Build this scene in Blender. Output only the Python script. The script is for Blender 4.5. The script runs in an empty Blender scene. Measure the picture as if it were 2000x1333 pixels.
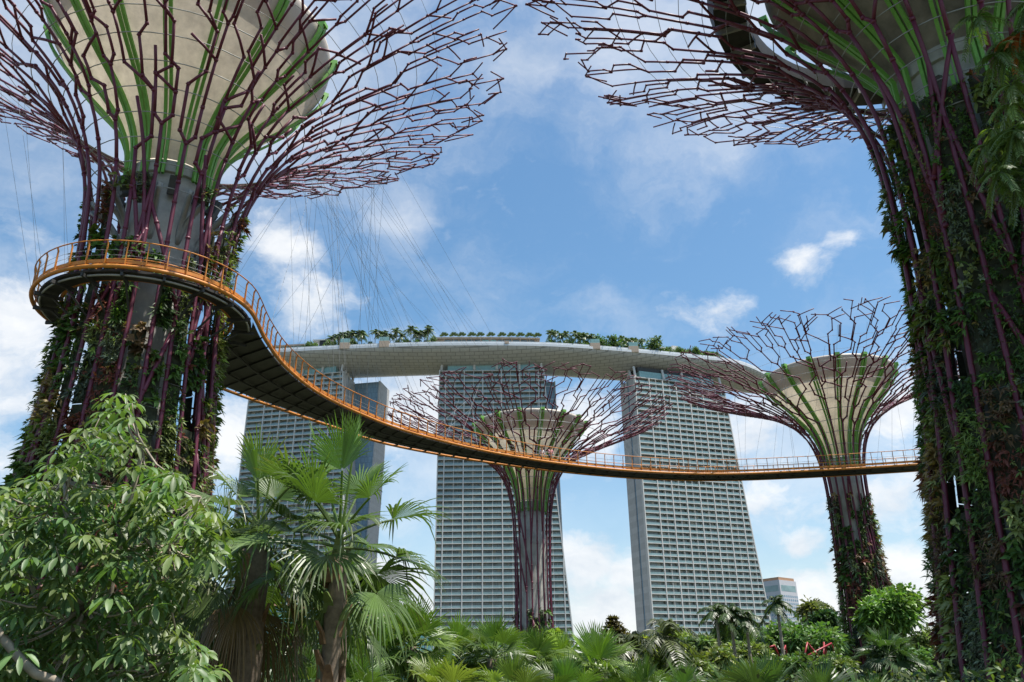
import bpy, math, random
import numpy as np
from mathutils import Vector, Matrix

# ------------------------------------------------------------------ camera, world, sun
scn = bpy.context.scene
COL = scn.collection
R_ = math.radians
F_PX, TILT, ROLL = 1614.0, 23.4, 0.77
CAM_O = np.array([0., 0., 1.7])
_t, _r = R_(TILT), R_(ROLL)
_F = np.array([0, math.cos(_t), math.sin(_t)])
_R0 = np.array([1., 0, 0]); _U0 = np.array([0, -math.sin(_t), math.cos(_t)])
_Rt = _R0*math.cos(_r) - _U0*math.sin(_r)
_Up = _U0*math.cos(_r) + _R0*math.sin(_r)
cd = bpy.data.cameras.new('camera'); cam = bpy.data.objects.new('camera', cd); COL.objects.link(cam)
cam.matrix_world = Matrix(((_Rt[0], _Up[0], -_F[0], CAM_O[0]), (_Rt[1], _Up[1], -_F[1], CAM_O[1]),
                           (_Rt[2], _Up[2], -_F[2], CAM_O[2]), (0, 0, 0, 1)))
cd.sensor_width = 36; cd.lens = 36*F_PX/2000; cd.clip_end = 9000; cd.clip_start = 0.1
scn.camera = cam
scn.view_settings.view_transform = 'Standard'; scn.view_settings.look = 'None'
scn.view_settings.exposure = 0.8; scn.view_settings.gamma = 1

def at(x, y, Y):                      # a direction of sight carried to the distance Y
    d = _F + _Rt*(x-1000)/F_PX + _Up*(666.5-y)/F_PX
    return CAM_O + d*Y/d[1]
def direction(x, y):
    d = _F + _Rt*(x-1000)/F_PX + _Up*(666.5-y)/F_PX
    return d/np.linalg.norm(d)

SUN = np.array([0.32, -0.11, 0.93]); SUN /= np.linalg.norm(SUN)
sl = bpy.data.lights.new('sun', 'SUN'); sl.energy = 4.2; sl.angle = R_(0.5); sl.color = (1, .955, .88)
so = bpy.data.objects.new('sun', sl); COL.objects.link(so)
so.rotation_euler = Vector(-SUN).to_track_quat('-Z', 'Y').to_euler(); so.location = (0, -20, 120)

world = bpy.data.worlds.new('World'); scn.world = world; world.use_nodes = True
def build_world():
    nt = world.node_tree; nt.nodes.clear(); N = nt.nodes.new; L = nt.links.new
    def nd(t, **k):
        n = N(t)
        for a, b in k.items(): setattr(n, a, b)
        return n
    def math_(op, a, b=None, clamp=False):
        n = nd('ShaderNodeMath', operation=op); n.use_clamp = clamp
        for i, v in enumerate((a, b)):
            if v is None: continue
            if isinstance(v, (int, float)): n.inputs[i].default_value = v
            else: L(v, n.inputs[i])
        return n.outputs[0]
    sky = nd('ShaderNodeTexSky', sky_type='NISHITA', sun_disc=False)
    sky.sun_elevation = math.asin(SUN[2]); sky.sun_rotation = math.atan2(SUN[0], SUN[1])
    sky.air_density = 1.15; sky.dust_density = 1.2; sky.ozone_density = 1.6; sky.altitude = 10
    tc = nd('ShaderNodeTexCoord')
    nv = nd('ShaderNodeVectorMath', operation='NORMALIZE'); L(tc.outputs['Generated'], nv.inputs[0])
    V = nv.outputs[0]
    def noise(scale, detail, rough, vec, st=None, lac=2.0):
        n = nd('ShaderNodeTexNoise'); n.inputs['Scale'].default_value = scale; n.inputs['Detail'].default_value = detail
        n.inputs['Roughness'].default_value = rough; n.inputs['Lacunarity'].default_value = lac
        if st:
            m = nd('ShaderNodeMapping'); m.inputs['Scale'].default_value = st; L(vec, m.inputs[0]); vec = m.outputs[0]
        L(vec, n.inputs['Vector']); return n.outputs['Fac'], n.outputs['Color']
    _, wc = noise(9, 5, .6, V)
    sb = nd('ShaderNodeVectorMath', operation='SUBTRACT'); L(wc, sb.inputs[0]); sb.inputs[1].default_value = (.5, .5, .5)
    def warped(k):
        sc = nd('ShaderNodeVectorMath', operation='SCALE'); L(sb.outputs[0], sc.inputs[0]); sc.inputs['Scale'].default_value = k
        ad = nd('ShaderNodeVectorMath', operation='ADD'); L(V, ad.inputs[0]); L(sc.outputs[0], ad.inputs[1]); return ad.outputs[0]
    W1, W2 = warped(.06), warped(.14)
    def blobs(lst, W):
        tot = None
        for (x, y, rpx, amp, fx) in lst:
            d = direction(x, y)
            s = nd('ShaderNodeVectorMath', operation='SUBTRACT'); L(W, s.inputs[0]); s.inputs[1].default_value = tuple(d)
            m = nd('ShaderNodeVectorMath', operation='MULTIPLY'); L(s.outputs[0], m.inputs[0]); m.inputs[1].default_value = (1/fx, 1/fx, 1)
            ln = nd('ShaderNodeVectorMath', operation='LENGTH'); L(m.outputs[0], ln.inputs[0])
            q = math_('DIVIDE', ln.outputs['Value'], rpx/F_PX)
            g = math_('MULTIPLY', math_('SUBTRACT', 1.0, q, True), amp)
            tot = g if tot is None else math_('MAXIMUM', tot, g)
        return tot
    def ss(v, a, b):
        n = nd('ShaderNodeMapRange', interpolation_type='SMOOTHSTEP'); L(v, n.inputs['Value'])
        n.inputs['From Min'].default_value = a; n.inputs['From Max'].default_value = b; return n.outputs[0]
    # heaped clouds low over the city: x, y, radius, strength, stretch
    cum = [(770, 1150, 120, 1.2, 1.3), (850, 1210, 90, 1.1, 1.6), (1150, 1100, 85, 1.2, 1.3), (1195, 1200, 110, 1.25, 1.4), (1230, 1120, 70, 1.0, 1.3),
           (1740, 1160, 130, 1.3, 1.2), (1770, 1110, 80, 1.2, 1.0), (1545, 1165, 85, 1.2, 1.5), (1610, 1190, 60, 1.1, 1.3), (1735, 965, 120, .9, 1.4), (1475, 970, 100, .85, 1.4),
           (820, 800, 150, 1.15, 1.5), (1120, 830, 120, .9, 1.6), (1560, 1060, 55, .85, 1.5), (1575, 515, 58, .68, 1.3), (1650, 465, 40, .72, 1.2),
           (1395, 612, 70, .68, 1.8), (545, 490, 90, .85, 1.3), (610, 590, 90, .9, 1.4), (20, 620, 170, 1.1, 1.0), (1760, 800, 160, .9, 1.3), (1480, 840, 120, .9, 1.5), (470, 860, 120, 1.0, 1.3),
           (-250, 700, 300, 1.2, 1.5), (2400, 900, 300, 1.2, 1.4), (-600, 1100, 260, 1.2, 1.5), (2900, 700, 350, 1.1, 1.4)]
    wis = [(330, 120, 460, 1.35, 1.5), (1060, 110, 230, .78, 1.6), (760, 410, 150, .95, 1.0), (640, 240, 240, .55, 1.5), (1420, 60, 340, 1.2, 1.6), (1000, 260, 170, .4, 1.3), (800, 520, 240, .35, 1.8),
           (1350, 430, 160, .35, 1.8), (60, 700, 260, 1.0, 1.0), (1240, 640, 120, .6, 1.6), (1600, 860, 330, .85, 1.5), (850, 930, 330, .8, 1.5), (1600, 470, 150, .35, 1.6), (60, 250, 300, .7, 1.3),
           (1000, -600, 700, .8, 2.0), (-900, 300, 600, .9, 1.6), (2900, 300, 600, .9, 1.6)]
    n1, _ = noise(16, 9, .62, W1, (1, 1, 1.6)); n2, _ = noise(5, 8, .62, W2, (1, 1, 2.2))
    c1 = ss(math_('ADD', blobs(cum, W1), math_('MULTIPLY', math_('SUBTRACT', n1, .5), 1.5)), .12, .88)
    c2 = ss(math_('ADD', blobs(wis, W2), math_('MULTIPLY', math_('SUBTRACT', n2, .5), 1.5)), .12, 1.05)
    sx = nd('ShaderNodeSeparateXYZ'); L(V, sx.inputs[0])
    hz = math_('MULTIPLY', ss(math_('MULTIPLY', sx.outputs['Z'], -1.0), -.36, .0), .33)
    cov = math_('MAXIMUM', math_('MULTIPLY', c1, .92), math_('MAXIMUM', math_('MULTIPLY', c2, .52), hz))
    n3, _ = noise(11, 7, .6, W1, (1, 1, 1.9))
    cr = nd('ShaderNodeValToRGB'); L(n3, cr.inputs[0]); e = cr.color_ramp.elements
    e[0].position = .30; e[0].color = (4.2, 4.6, 5.1, 1); e[1].position = .62; e[1].color = (6.0, 6.05, 6.1, 1)
    mx = nd('ShaderNodeMix', data_type='RGBA'); L(cov, mx.inputs['Factor']); L(cr.outputs[0], mx.inputs['B'])
    hs = nd('ShaderNodeHueSaturation'); hs.inputs['Saturation'].default_value = 1.2; hs.inputs['Hue'].default_value = .492; hs.inputs['Value'].default_value = 1.0
    L(sky.outputs[0], hs.inputs['Color']); L(hs.outputs[0], mx.inputs['A'])
    bg = nd('ShaderNodeBackground'); bg.inputs['Strength'].default_value = .10; L(mx.outputs['Result'], bg.inputs['Color'])
    out = nd('ShaderNodeOutputWorld'); L(bg.outputs[0], out.inputs['Surface'])
build_world()

# ------------------------------------------------------------------ materials
def mat(name, col, rough=.6, metal=0.0, var=.15, scale=3.0, spec=.5, bump=0.0, transl=0.0, obj=True, col2=None, detail=5):
    m = bpy.data.materials.new(name); m.use_nodes = True; nt = m.node_tree; nt.nodes.clear(); N = nt.nodes.new; L = nt.links.new
    b = N('ShaderNodeBsdfPrincipled'); o = N('ShaderNodeOutputMaterial')
    b.inputs['Roughness'].default_value = rough; b.inputs['Metallic'].default_value = metal; b.inputs['Specular IOR Level'].default_value = spec
    tc = N('ShaderNodeTexCoord'); n = N('ShaderNodeTexNoise'); n.inputs['Scale'].default_value = scale; n.inputs['Detail'].default_value = detail; n.inputs['Roughness'].default_value = .65
    L(tc.outputs['Object'], n.inputs['Vector'])
    cr = N('ShaderNodeValToRGB'); e = cr.color_ramp.elements
    c2 = col2 if col2 else tuple(min(1, c*(1+var)) for c in col)
    e[0].position = .32; e[0].color = tuple(c*(1-var) for c in col)+(1,); e[1].position = .68; e[1].color = tuple(c2)+(1,)
    L(n.outputs['Fac'], cr.inputs[0]); L(cr.outputs[0], b.inputs['Base Color'])
    if bump:
        bp = N('ShaderNodeBump'); bp.inputs['Strength'].default_value = bump; L(n.outputs['Fac'], bp.inputs['Height']); L(bp.outputs[0], b.inputs['Normal'])
    if transl:
        t = N('ShaderNodeBsdfTranslucent'); L(cr.outputs[0], t.inputs['Color']); ms = N('ShaderNodeMixShader'); ms.inputs[0].default_value = transl
        L(b.outputs[0], ms.inputs[1]); L(t.outputs[0], ms.inputs[2]); L(ms.outputs[0], o.inputs['Surface'])
    else: L(b.outputs[0], o.inputs['Surface'])
    return m
def leafmat(name, rough=.42, transl=.3, spec=.5):
    m = bpy.data.materials.new(name); m.use_nodes = True; nt = m.node_tree; nt.nodes.clear(); N = nt.nodes.new; L = nt.links.new
    b = N('ShaderNodeBsdfPrincipled'); o = N('ShaderNodeOutputMaterial'); a = N('ShaderNodeAttribute'); a.attribute_name = 'tint'
    b.inputs['Roughness'].default_value = rough; b.inputs['Specular IOR Level'].default_value = spec
    L(a.outputs['Color'], b.inputs['Base Color'])
    t = N('ShaderNodeBsdfTranslucent'); mu = N('ShaderNodeMix'); mu.data_type = 'RGBA'; mu.blend_type = 'MULTIPLY'; mu.inputs['Factor'].default_value = 1
    L(a.outputs['Color'], mu.inputs['A']); mu.inputs['B'].default_value = (1.5, 1.7, .6, 1); L(mu.outputs['Result'], t.inputs['Color'])
    ms = N('ShaderNodeMixShader'); ms.inputs[0].default_value = transl
    L(b.outputs[0], ms.inputs[1]); L(t.outputs[0], ms.inputs[2]); L(ms.outputs[0], o.inputs['Surface'])
    return m
def panelmat(name, col, sx, sz, rough=.5, line=.6, var=.08, axis='XZ', bias=.012):
    """smooth panels with thin joints"""
    m = mat(name, col, rough, var=var, scale=.4); nt = m.node_tree; N = nt.nodes.new; L = nt.links.new
    tc = N('ShaderNodeTexCoord'); mp = N('ShaderNodeMapping'); L(tc.outputs['Object'], mp.inputs[0])
    if axis == 'XZ': mp.inputs['Rotation'].default_value = (R_(-90), 0, 0)
    br = N('ShaderNodeTexBrick'); L(mp.outputs[0], br.inputs['Vector'])
    br.inputs['Scale'].default_value = 1; br.inputs['Brick Width'].default_value = sx; br.inputs['Row Height'].default_value = sz
    br.inputs['Mortar Size'].default_value = bias*min(sx, sz)*4; br.inputs['Mortar'].default_value = (line,)*3+(1,)
    br.inputs['Color1'].default_value = (1, 1, 1, 1); br.inputs['Color2'].default_value = (.92, .92, .93, 1)
    b = [n for n in nt.nodes if n.type == 'BSDF_PRINCIPLED'][0]; src = b.inputs['Base Color'].links[0].from_socket
    mu = N('ShaderNodeMix'); mu.data_type = 'RGBA'; mu.blend_type = 'MULTIPLY'; mu.inputs['Factor'].default_value = 1
    L(src, mu.inputs['A']); L(br.outputs[0], mu.inputs['B']); L(mu.outputs['Result'], b.inputs['Base Color'])
    return m

M = dict(
    steel=mat('wine_steel', (.125, .017, .040), .5, var=.2, scale=1.5),
    green=mat('lime_steel', (.16, .40, .06), .5, var=.12),
    grey=mat('grey_steel', (.34, .35, .34), .45, .2, var=.15),
    membrane=mat('cream_membrane', (.62, .55, .43), .5, var=.2, scale=1.1, transl=.28),
    lip=mat('cream_rim', (.62, .55, .46), .5, var=.08, scale=.8, transl=.12),
    concrete=mat('concrete', (.45, .44, .40), .85, var=.22, scale=.9, bump=.15),
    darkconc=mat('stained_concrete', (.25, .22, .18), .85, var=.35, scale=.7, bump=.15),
    dark=mat('dark_steel', (.035, .036, .035), .6, var=.3),
    felt=mat('planting_felt', (.045, .052, .028), .95, var=.5, scale=4),
    orange=mat('orange_paint', (.58, .21, .024), .55, var=.16, scale=2),
    cable=mat('cable', (.36, .37, .38), .75, 0, spec=.1),
    light=mat('lamp_housing', (.05, .05, .045), .5),
    white=mat('white_render', (.57, .555, .52), .6, var=.06, scale=.15),
    endwall=panelmat('end_wall_panels', (.46, .455, .44), 6, 3.3, .55, .85),
    hull=panelmat('hull_panels', (.50, .50, .49), 5.5, 2.4, .38, .55, bias=.02, axis='XY'),
    fascia=mat('skypark_fascia', (.58, .61, .63), .4, var=.07, scale=.3),
    glass=mat('balcony_glass', (.19, .30, .31), .25, var=.2, scale=.12, spec=.8, col2=(.25, .37, .375)),
    crown=panelmat('crown_glass', (.25, .42, .40), 1.8, 2.2, .12, .75),
    window=mat('window_glass', (.13, .175, .18), .2, var=.6, scale=.22, spec=.7, col2=(.27, .33, .33), detail=9),
    curtain=mat('curtain', (.42, .41, .37), .8, var=.4, scale=.15),
    blue=panelmat('blue_glass', (.20, .30, .38), 2.2, 3.3, .08, .6),
    teal=panelmat('teal_glass', (.11, .30, .30), 2.4, 2.6, .12, .55),
    rust=mat('coping', (.38, .22, .13), .6),
    brick=mat('rooftop_stone', (.42, .33, .25), .7),
    tile=mat('roof_tile', (.30, .26, .21), .7),
    tower=panelmat('city_wall', (.50, .50, .52), 400, 400, .6, 1, var=.03),
    bark=mat('bark', (.16, .12, .085), .9, var=.4, scale=9, bump=.6),
    palebark=mat('pale_bark', (.30, .25, .19), .85, var=.3, scale=7, bump=.4),
    boot=mat('palm_boots', (.20, .11, .055), .9, var=.5, scale=8, bump=.5),
    petiole=mat('green_stalk', (.11, .15, .04), .5, var=.25, scale=6),
    red=mat('red_paint', (.34, .03, .04), .4, var=.1),
    soil=mat('soil', (.06, .06, .03), .95, var=.5, scale=.8),
    skin=mat('skin', (.45, .26, .18), .6), wshirt=mat('white_shirt', (.70, .69, .72), .8), pink=mat('pink_shirt', (.68, .30, .34), .8),
    khaki=mat('khaki', (.30, .26, .20), .85), navy=mat('navy', (.06, .07, .10), .85), straw=mat('straw', (.32, .2, .1), .9), hair=mat('hair', (.03, .02, .015), .6),
    leaf=leafmat('leaf'), gloss=leafmat('glossy_leaf', .46, .34, .5), palm=leafmat('palm_leaf', .40, .30, .6), fern=leafmat('wall_plants', .5, .25, .3),
)
def clearglass():
    m = bpy.data.materials.new('clear_glass'); m.use_nodes = True; nt = m.node_tree; nt.nodes.clear(); N = nt.nodes.new; L = nt.links.new
    t = N('ShaderNodeBsdfTransparent'); t.inputs[0].default_value = (.93, .96, .95, 1); g = N('ShaderNodeBsdfGlossy'); g.inputs['Roughness'].default_value = .05
    f = N('ShaderNodeFresnel'); f.inputs[0].default_value = 1.4; x = N('ShaderNodeMixShader'); o = N('ShaderNodeOutputMaterial')
    L(f.outputs[0], x.inputs[0]); L(t.outputs[0], x.inputs[1]); L(g.outputs[0], x.inputs[2]); L(x.outputs[0], o.inputs[0]); return m
M['clear'] = clearglass()

# ------------------------------------------------------------------ mesh helpers
class MB:
    """collects vertices and faces of ONE mesh"""
    def __init__(s): s.v = []; s.q = []; s.t = []; s.c = []; s.n = 0; s.smooth = False
    def add(s, v, q=None, t=None, c=None):
        v = np.asarray(v, float).reshape(-1, 3)
        if q is not None and len(q): s.q.append(np.asarray(q, int).reshape(-1, 4)+s.n)
        if t is not None and len(t): s.t.append(np.asarray(t, int).reshape(-1, 3)+s.n)
        s.v.append(v)
        if c is not None: s.c.append(np.broadcast_to(np.asarray(c, float), (len(v), 3)))
        s.n += len(v)
    def box(s, a, b):
        x0, y0, z0 = a; x1, y1, z1 = b
        s.add([(x0,y0,z0),(x1,y0,z0),(x1,y1,z0),(x0,y1,z0),(x0,y0,z1),(x1,y0,z1),(x1,y1,z1),(x0,y1,z1)],
              [(0,3,2,1),(4,5,6,7),(0,1,5,4),(1,2,6,5),(2,3,7,6),(3,0,4,7)])
    def hexa(s, p): s.add(p, [(0,3,2,1),(4,5,6,7),(0,1,5,4),(1,2,6,5),(2,3,7,6),(3,0,4,7)])
    def obox(s, c, ax, ay, az):          # centre, three half axes
        c, ax, ay, az = map(np.asarray, (c, ax, ay, az))
        s.hexa([c-ax-ay-az, c+ax-ay-az, c+ax+ay-az, c-ax+ay-az, c-ax-ay+az, c+ax-ay+az, c+ax+ay+az, c-ax+ay+az])
    def tube(s, pts, rad, n=6, caps=True):
        P = np.asarray(pts, float); k = len(P)
        if k < 2: return
        r = np.broadcast_to(np.asarray(rad, float), (k,))
        T = np.empty_like(P); T[1:-1] = P[2:]-P[:-2]; T[0] = P[1]-P[0]; T[-1] = P[-1]-P[-2]
        T /= np.maximum(np.linalg.norm(T, axis=1), 1e-9)[:, None]
        ref = np.array([0, 0, 1.]) if abs(T[0][2]) < .9 else np.array([1., 0, 0])
        A = np.empty_like(P); a = np.cross(T[0], ref); a /= np.linalg.norm(a)
        for i in range(k):
            a = a - T[i]*(a@T[i]); a /= max(np.linalg.norm(a), 1e-9); A[i] = a
        B = np.cross(T, A); ang = np.arange(n)*2*math.pi/n
        V = P[:, None]+r[:, None, None]*(np.cos(ang)[None, :, None]*A[:, None]+np.sin(ang)[None, :, None]*B[:, None])
        i = np.arange(k-1)[:, None]*n; j = np.arange(n)[None]; j2 = (j+1) % n
        q = np.stack([i+j, i+j2, i+n+j2, i+n+j], -1).reshape(-1, 4)
        t = []
        if caps:
            for m in range(1, n-1): t += [(0, m+1, m), ((k-1)*n, (k-1)*n+m, (k-1)*n+m+1)]
        s.add(V.reshape(-1, 3), q, t)
    def lathe(s, prof, n=32, c=(0, 0, 0), a0=0, a1=2*math.pi):
        full = abs(a1-a0-2*math.pi) < 1e-6; P = np.asarray(prof, float); k = len(P)
        m = n if full else n+1; ang = a0+(a1-a0)*np.arange(m)/n
        V = np.stack([P[:, 1][:, None]*np.cos(ang)+c[0], P[:, 1][:, None]*np.sin(ang)+c[1], np.repeat(P[:, 0][:, None], m, 1)+c[2]], -1)
        i = np.arange(k-1)[:, None]*m; j = np.arange(n)[None]; j2 = (j+1) % m
        s.add(V.reshape(-1, 3), np.stack([i+j, i+j2, i+m+j2, i+m+j], -1).reshape(-1, 4))
    def grid(s, V):                       # V (a,b,3)
        V = np.asarray(V, float); a, b = V.shape[:2]
        i = np.arange(a-1)[:, None]*b; j = np.arange(b-1)[None]
        s.add(V.reshape(-1, 3), np.stack([i+j, i+j+1, i+b+j+1, i+b+j], -1).reshape(-1, 4))
    def build(s, name, m, parent=None, smooth=None, origin=(0, 0, 0)):
        me = bpy.data.meshes.new(name)
        V = (np.concatenate(s.v) if s.v else np.zeros((0, 3)))-np.asarray(origin, float)
        Q = np.concatenate(s.q) if s.q else np.zeros((0, 4), int); T = np.concatenate(s.t) if s.t else np.zeros((0, 3), int)
        me.vertices.add(len(V)); me.vertices.foreach_set('co', V.ravel())
        nl = Q.size+T.size; me.loops.add(nl); me.loops.foreach_set('vertex_index', np.concatenate([Q.ravel(), T.ravel()]).astype(np.int32))
        me.polygons.add(len(Q)+len(T))
        ls = np.concatenate([np.arange(len(Q))*4, Q.size+np.arange(len(T))*3]).astype(np.int32); me.polygons.foreach_set('loop_start', ls)
        me.update(calc_edges=True)
        if s.c:
            C4 = np.ones((len(V), 4)); C4[:, :3] = np.concatenate(s.c)
            at_ = me.attributes.new('tint', 'FLOAT_COLOR', 'POINT'); at_.data.foreach_set('color', C4.ravel())
        sm = bool(smooth if smooth is not None else s.smooth)
        me.polygons.foreach_set('use_smooth', np.full(len(me.polygons), sm, bool))
        me.materials.append(m if not isinstance(m, str) else M[m])
        o = bpy.data.objects.new(name, me); COL.objects.link(o); o.location = origin
        if parent: o.parent = parent
        return o
def tag(o, label, cat, group=None):
    o['label'] = label; o['category'] = cat
    if group: o['group'] = group
    return o
def thing(name, label, cat, loc=(0, 0, 0), group=None, rz=0):
    o = bpy.data.objects.new(name, None); COL.objects.link(o); o.location = tuple(map(float, loc)); o.rotation_euler = (0, 0, rz); o.empty_display_size = .5
    return tag(o, label, cat, group)
def struct(o, kind='structure'): o['kind'] = kind; return o
def copy_tree(o, parent=None):
    c = o.copy(); COL.objects.link(c)
    if parent: c.parent = parent
    for ch in list(o.children): copy_tree(ch, c)
    return c
def cat_rom(P, n):
    P = np.asarray(P, float); d = np.r_[0, np.cumsum(np.linalg.norm(np.diff(P, axis=0), axis=1))]
    Q = np.vstack([2*P[0]-P[1], P, 2*P[-1]-P[-2]]); out = []
    for i in range(len(P)-1):
        p0, p1, p2, p3 = Q[i:i+4]
        for t in np.linspace(0, 1, 14, endpoint=False):
            out.append(.5*((2*p1)+(-p0+p2)*t+(2*p0-5*p1+4*p2-p3)*t*t+(-p0+3*p1-3*p2+p3)*t**3))
    out.append(P[-1]); out = np.array(out)
    l = np.r_[0, np.cumsum(np.linalg.norm(np.diff(out, axis=0), axis=1))]; u = np.linspace(0, l[-1], n)
    return np.stack([np.interp(u, l, out[:, k]) for k in range(P.shape[1])], -1)
def unit(v): v = np.asarray(v, float); return v/np.maximum(np.linalg.norm(v, axis=-1, keepdims=True), 1e-9)

def leaves(mb, pos, dirn, nrm, length, width, col, droop=.25):
    """simple five-point bent leaves, vectorised"""
    pos = np.asarray(pos); n = len(pos)
    if not n: return
    d = unit(dirn); s = unit(np.cross(d, nrm)); L = np.broadcast_to(length, (n,))[:, None]; W = np.broadcast_to(width, (n,))[:, None]
    dz = np.array([0, 0, -1.])*L*droop
    a = pos; m1 = pos+d*L*.45+dz*.18; tip = pos+d*L+dz
    V = np.stack([a-s*W*.12, a+s*W*.12, m1+s*W*.5, m1-s*W*.5, tip], 1)
    b = np.arange(n)[:, None]*5
    mb.add(V.reshape(-1, 3), b+np.array([0, 1, 2, 3]), b+np.array([3, 2, 4]), np.repeat(np.asarray(col), 5, 0))
def rnd_dirs(rng, n): return unit(rng.normal(size=(n, 3)))

# ------------------------------------------------------------------ ground
g = MB(); g.box((-3000, -600, -.5), (3000, 5000, 0)); struct(g.build('ground', M['soil']))

# ------------------------------------------------------------------ the hotel: three towers under one roof deck
def tower(label, p0, ang, W, dW, H, bay, end_side, rear=None, strip=0.0):
    """p0: front left corner on the ground, ang: turn about z; facade towards -y; right edge spreads by dW to the ground"""
    t = thing('hotel_tower', label, 'hotel tower', (p0[0], p0[1], 0), 'hotel towers in a row', ang)
    wz = lambda z: W+dW*max(0, 1-z/H)**1.15
    fh = 3.32; nf = int((H-1)/fh); D = 1.7; rng = random.Random(int(W*7+H))
    # body behind the balconies
    zs = np.linspace(0, H, 13)
    def body(name, y0, y1, m, inset=0.0):
        b = MB()
        for i in range(len(zs)-1):
            z0, z1 = zs[i], zs[i+1]; w0, w1 = wz(z0)-inset, wz(z1)-inset; x0 = inset
            b.hexa([(x0, y0, z0), (w0, y0, z0), (w0, y1, z0), (x0, y1, z0), (x0, y0, z1), (w1, y0, z1), (w1, y1, z1), (x0, y1, z1)])
        return b.build(name, m, t)
    body('wall', D+.35, 9.2, 'endwall'); body('glass_slot', 9.21, 11.3, 'blue', .5); body('wall', 11.31, 20.5, 'endwall')
    # end fins that close the balconies
    e = MB(); e.box((-.55, -.15, 0), (0, D+.34, H)); e.build('edge_wall', M['white'], t)
    e = MB()
    for i in range(len(zs)-1):
        z0, z1 = zs[i], zs[i+1]; a, c = wz(z0), wz(z1)
        e.hexa([(a, -.15, z0), (a+.6, -.15, z0), (a+.6, D+.34, z0), (a, D+.34, z0), (c, -.15, z1), (c+.6, -.15, z1), (c+.6, D+.34, z1), (c, D+.34, z1)])
    e.build('edge_wall', M['white'], t)
    for k in range(nf+1):
        z = H-1.0-k*fh
        if z < 8: break
        w = wz(z)
        s = MB(); s.box((0, -.12, z), (w, D+.3, z+.40)); sl_ = s.build('balcony_slab', M['white'], t)
        if k < nf:
            zb = z-fh+.40; wb = wz(zb)
            gq = MB(); gq.box((.05, .03, zb+.02), (wb-.05, .09, zb+1.12)); gq.build('glass_railing', M['glass'], sl_)
            wn = MB(); cu = MB(); x = .3
            while x < wb-.8:                           # one pane after the other, some set back a little more (open doors, curtains)
                x1 = min(x+bay/2-.25, wb-.3); yy = D+.12+rng.choice((0, .06, .12, .1))
                wn.box((x, yy, zb+.06), (x1, yy+.1, z-.05))
                if rng.random() < .42:
                    a_ = rng.uniform(.0, .5)*(x1-x); cu.box((x+.1+a_, yy-.05, zb+.1), (x+.1+a_+rng.uniform(.2, .5)*(x1-x-.2), yy-.005, z-.15))
                x += bay/2
            wr = wn.build('window_row', M['window'], t)
            if cu.n:
                cu.box((.3, D+.02, z-.25), (wb-.4, D+.05, z-.16)); cu.build('curtains', M['curtain'], wr)
    i = 0; x = strip if strip else bay
    while x < W+dW-.5:
        if x > strip-.01:
            zt = H-.99
            if x > W:
                lo, hi = 0, H
                for _ in range(30):
                    md = (lo+hi)/2
                    if wz(md) > x: lo = md
                    else: hi = md
                zt = lo
            f = MB(); th = .28 if i % 2 == 0 else .12
            f.box((x-th, -.2 if i % 2 == 0 else .02, 8), (x+th, D+.2, zt)); f.build('partition_wall', M['white'], t)
        x += bay/2; i += 1
    # glazed crown storey and the struts that carry the roof deck
    c = MB(); c.box((4.2, 2.4, H+.02), (W-5, 16, H+4.3)); c.build('crown_glazing', M['crown'], t)
    c = MB(); c.box((3.6, 3.2, H+4.31), (W-5.6, 15, H+7)); c.build('plant_room', M['dark'], t)
    for fx in (.012, .33, .55, .77, .985):
        c = MB(); c.tube([(W*fx, 1.2, H), (W*fx, 2.6, H+6.5)], .75, 8); c.build('roof_strut', M['white'], t)
    xe = W if end_side == 'right' else 0; sg = 1 if end_side == 'right' else -1
    for y0, dy in ((6, 4), (12.5, -3), (18.5, 3)):
        c = MB(); c.tube([(xe-sg*.8, y0, H-.4), (xe-sg*1.4, y0+dy, H+6.5)], .85, 8); c.build('roof_strut', M['white'], t)
    if rear:                                            # the slab behind, leaning the other way
        xr, lean = rear; y0, y1 = 20.7, 38; zr = H-.6
        b = MB(); b.hexa([(8, y0, 0), (W+xr-lean, y0, 0), (W+xr-lean, y1, 0), (8, y1, 0), (8, y0, zr), (W+xr-.01, y0, zr), (W+xr-.01, y1, zr), (8, y1, zr)])
        b.build('rear_slab', M['blue'], t)
        b = MB(); b.hexa([(W+xr-lean, y0-.5, 0), (W+xr-lean+.7, y0-.5, 0), (W+xr-lean+.7, y1, 0), (W+xr-lean, y1, 0), (W+xr, y0-.5, zr+.4), (W+xr+.7, y0-.5, zr+.4), (W+xr+.7, y1, zr+.4), (W+xr, y1, zr+.4)])
        b.build('rear_end_wall', M['endwall'], t)
    return t
tower('hotel tower behind the orange walkway and fan palm, right end wall in view', (-155.6, 460.4), R_(10.5)*-1, 57.0, 15.5, 179.0, 10.2, 'right', (15.5, 4.5))
tower('middle hotel tower with wide balconies behind the bare concrete trunk of the small steel tree', (-42.3, 450.5), R_(0.5), 60.3, 14.0, 178.9, 10.8, 'right', (7.5, -2.0), 3.4)
tower('hotel tower with a broad grey end wall on its left and tight rows of balconies', (72.2, 455.0), R_(19), 59.5, 16.0, 175.4, 8.9, 'left')

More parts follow.
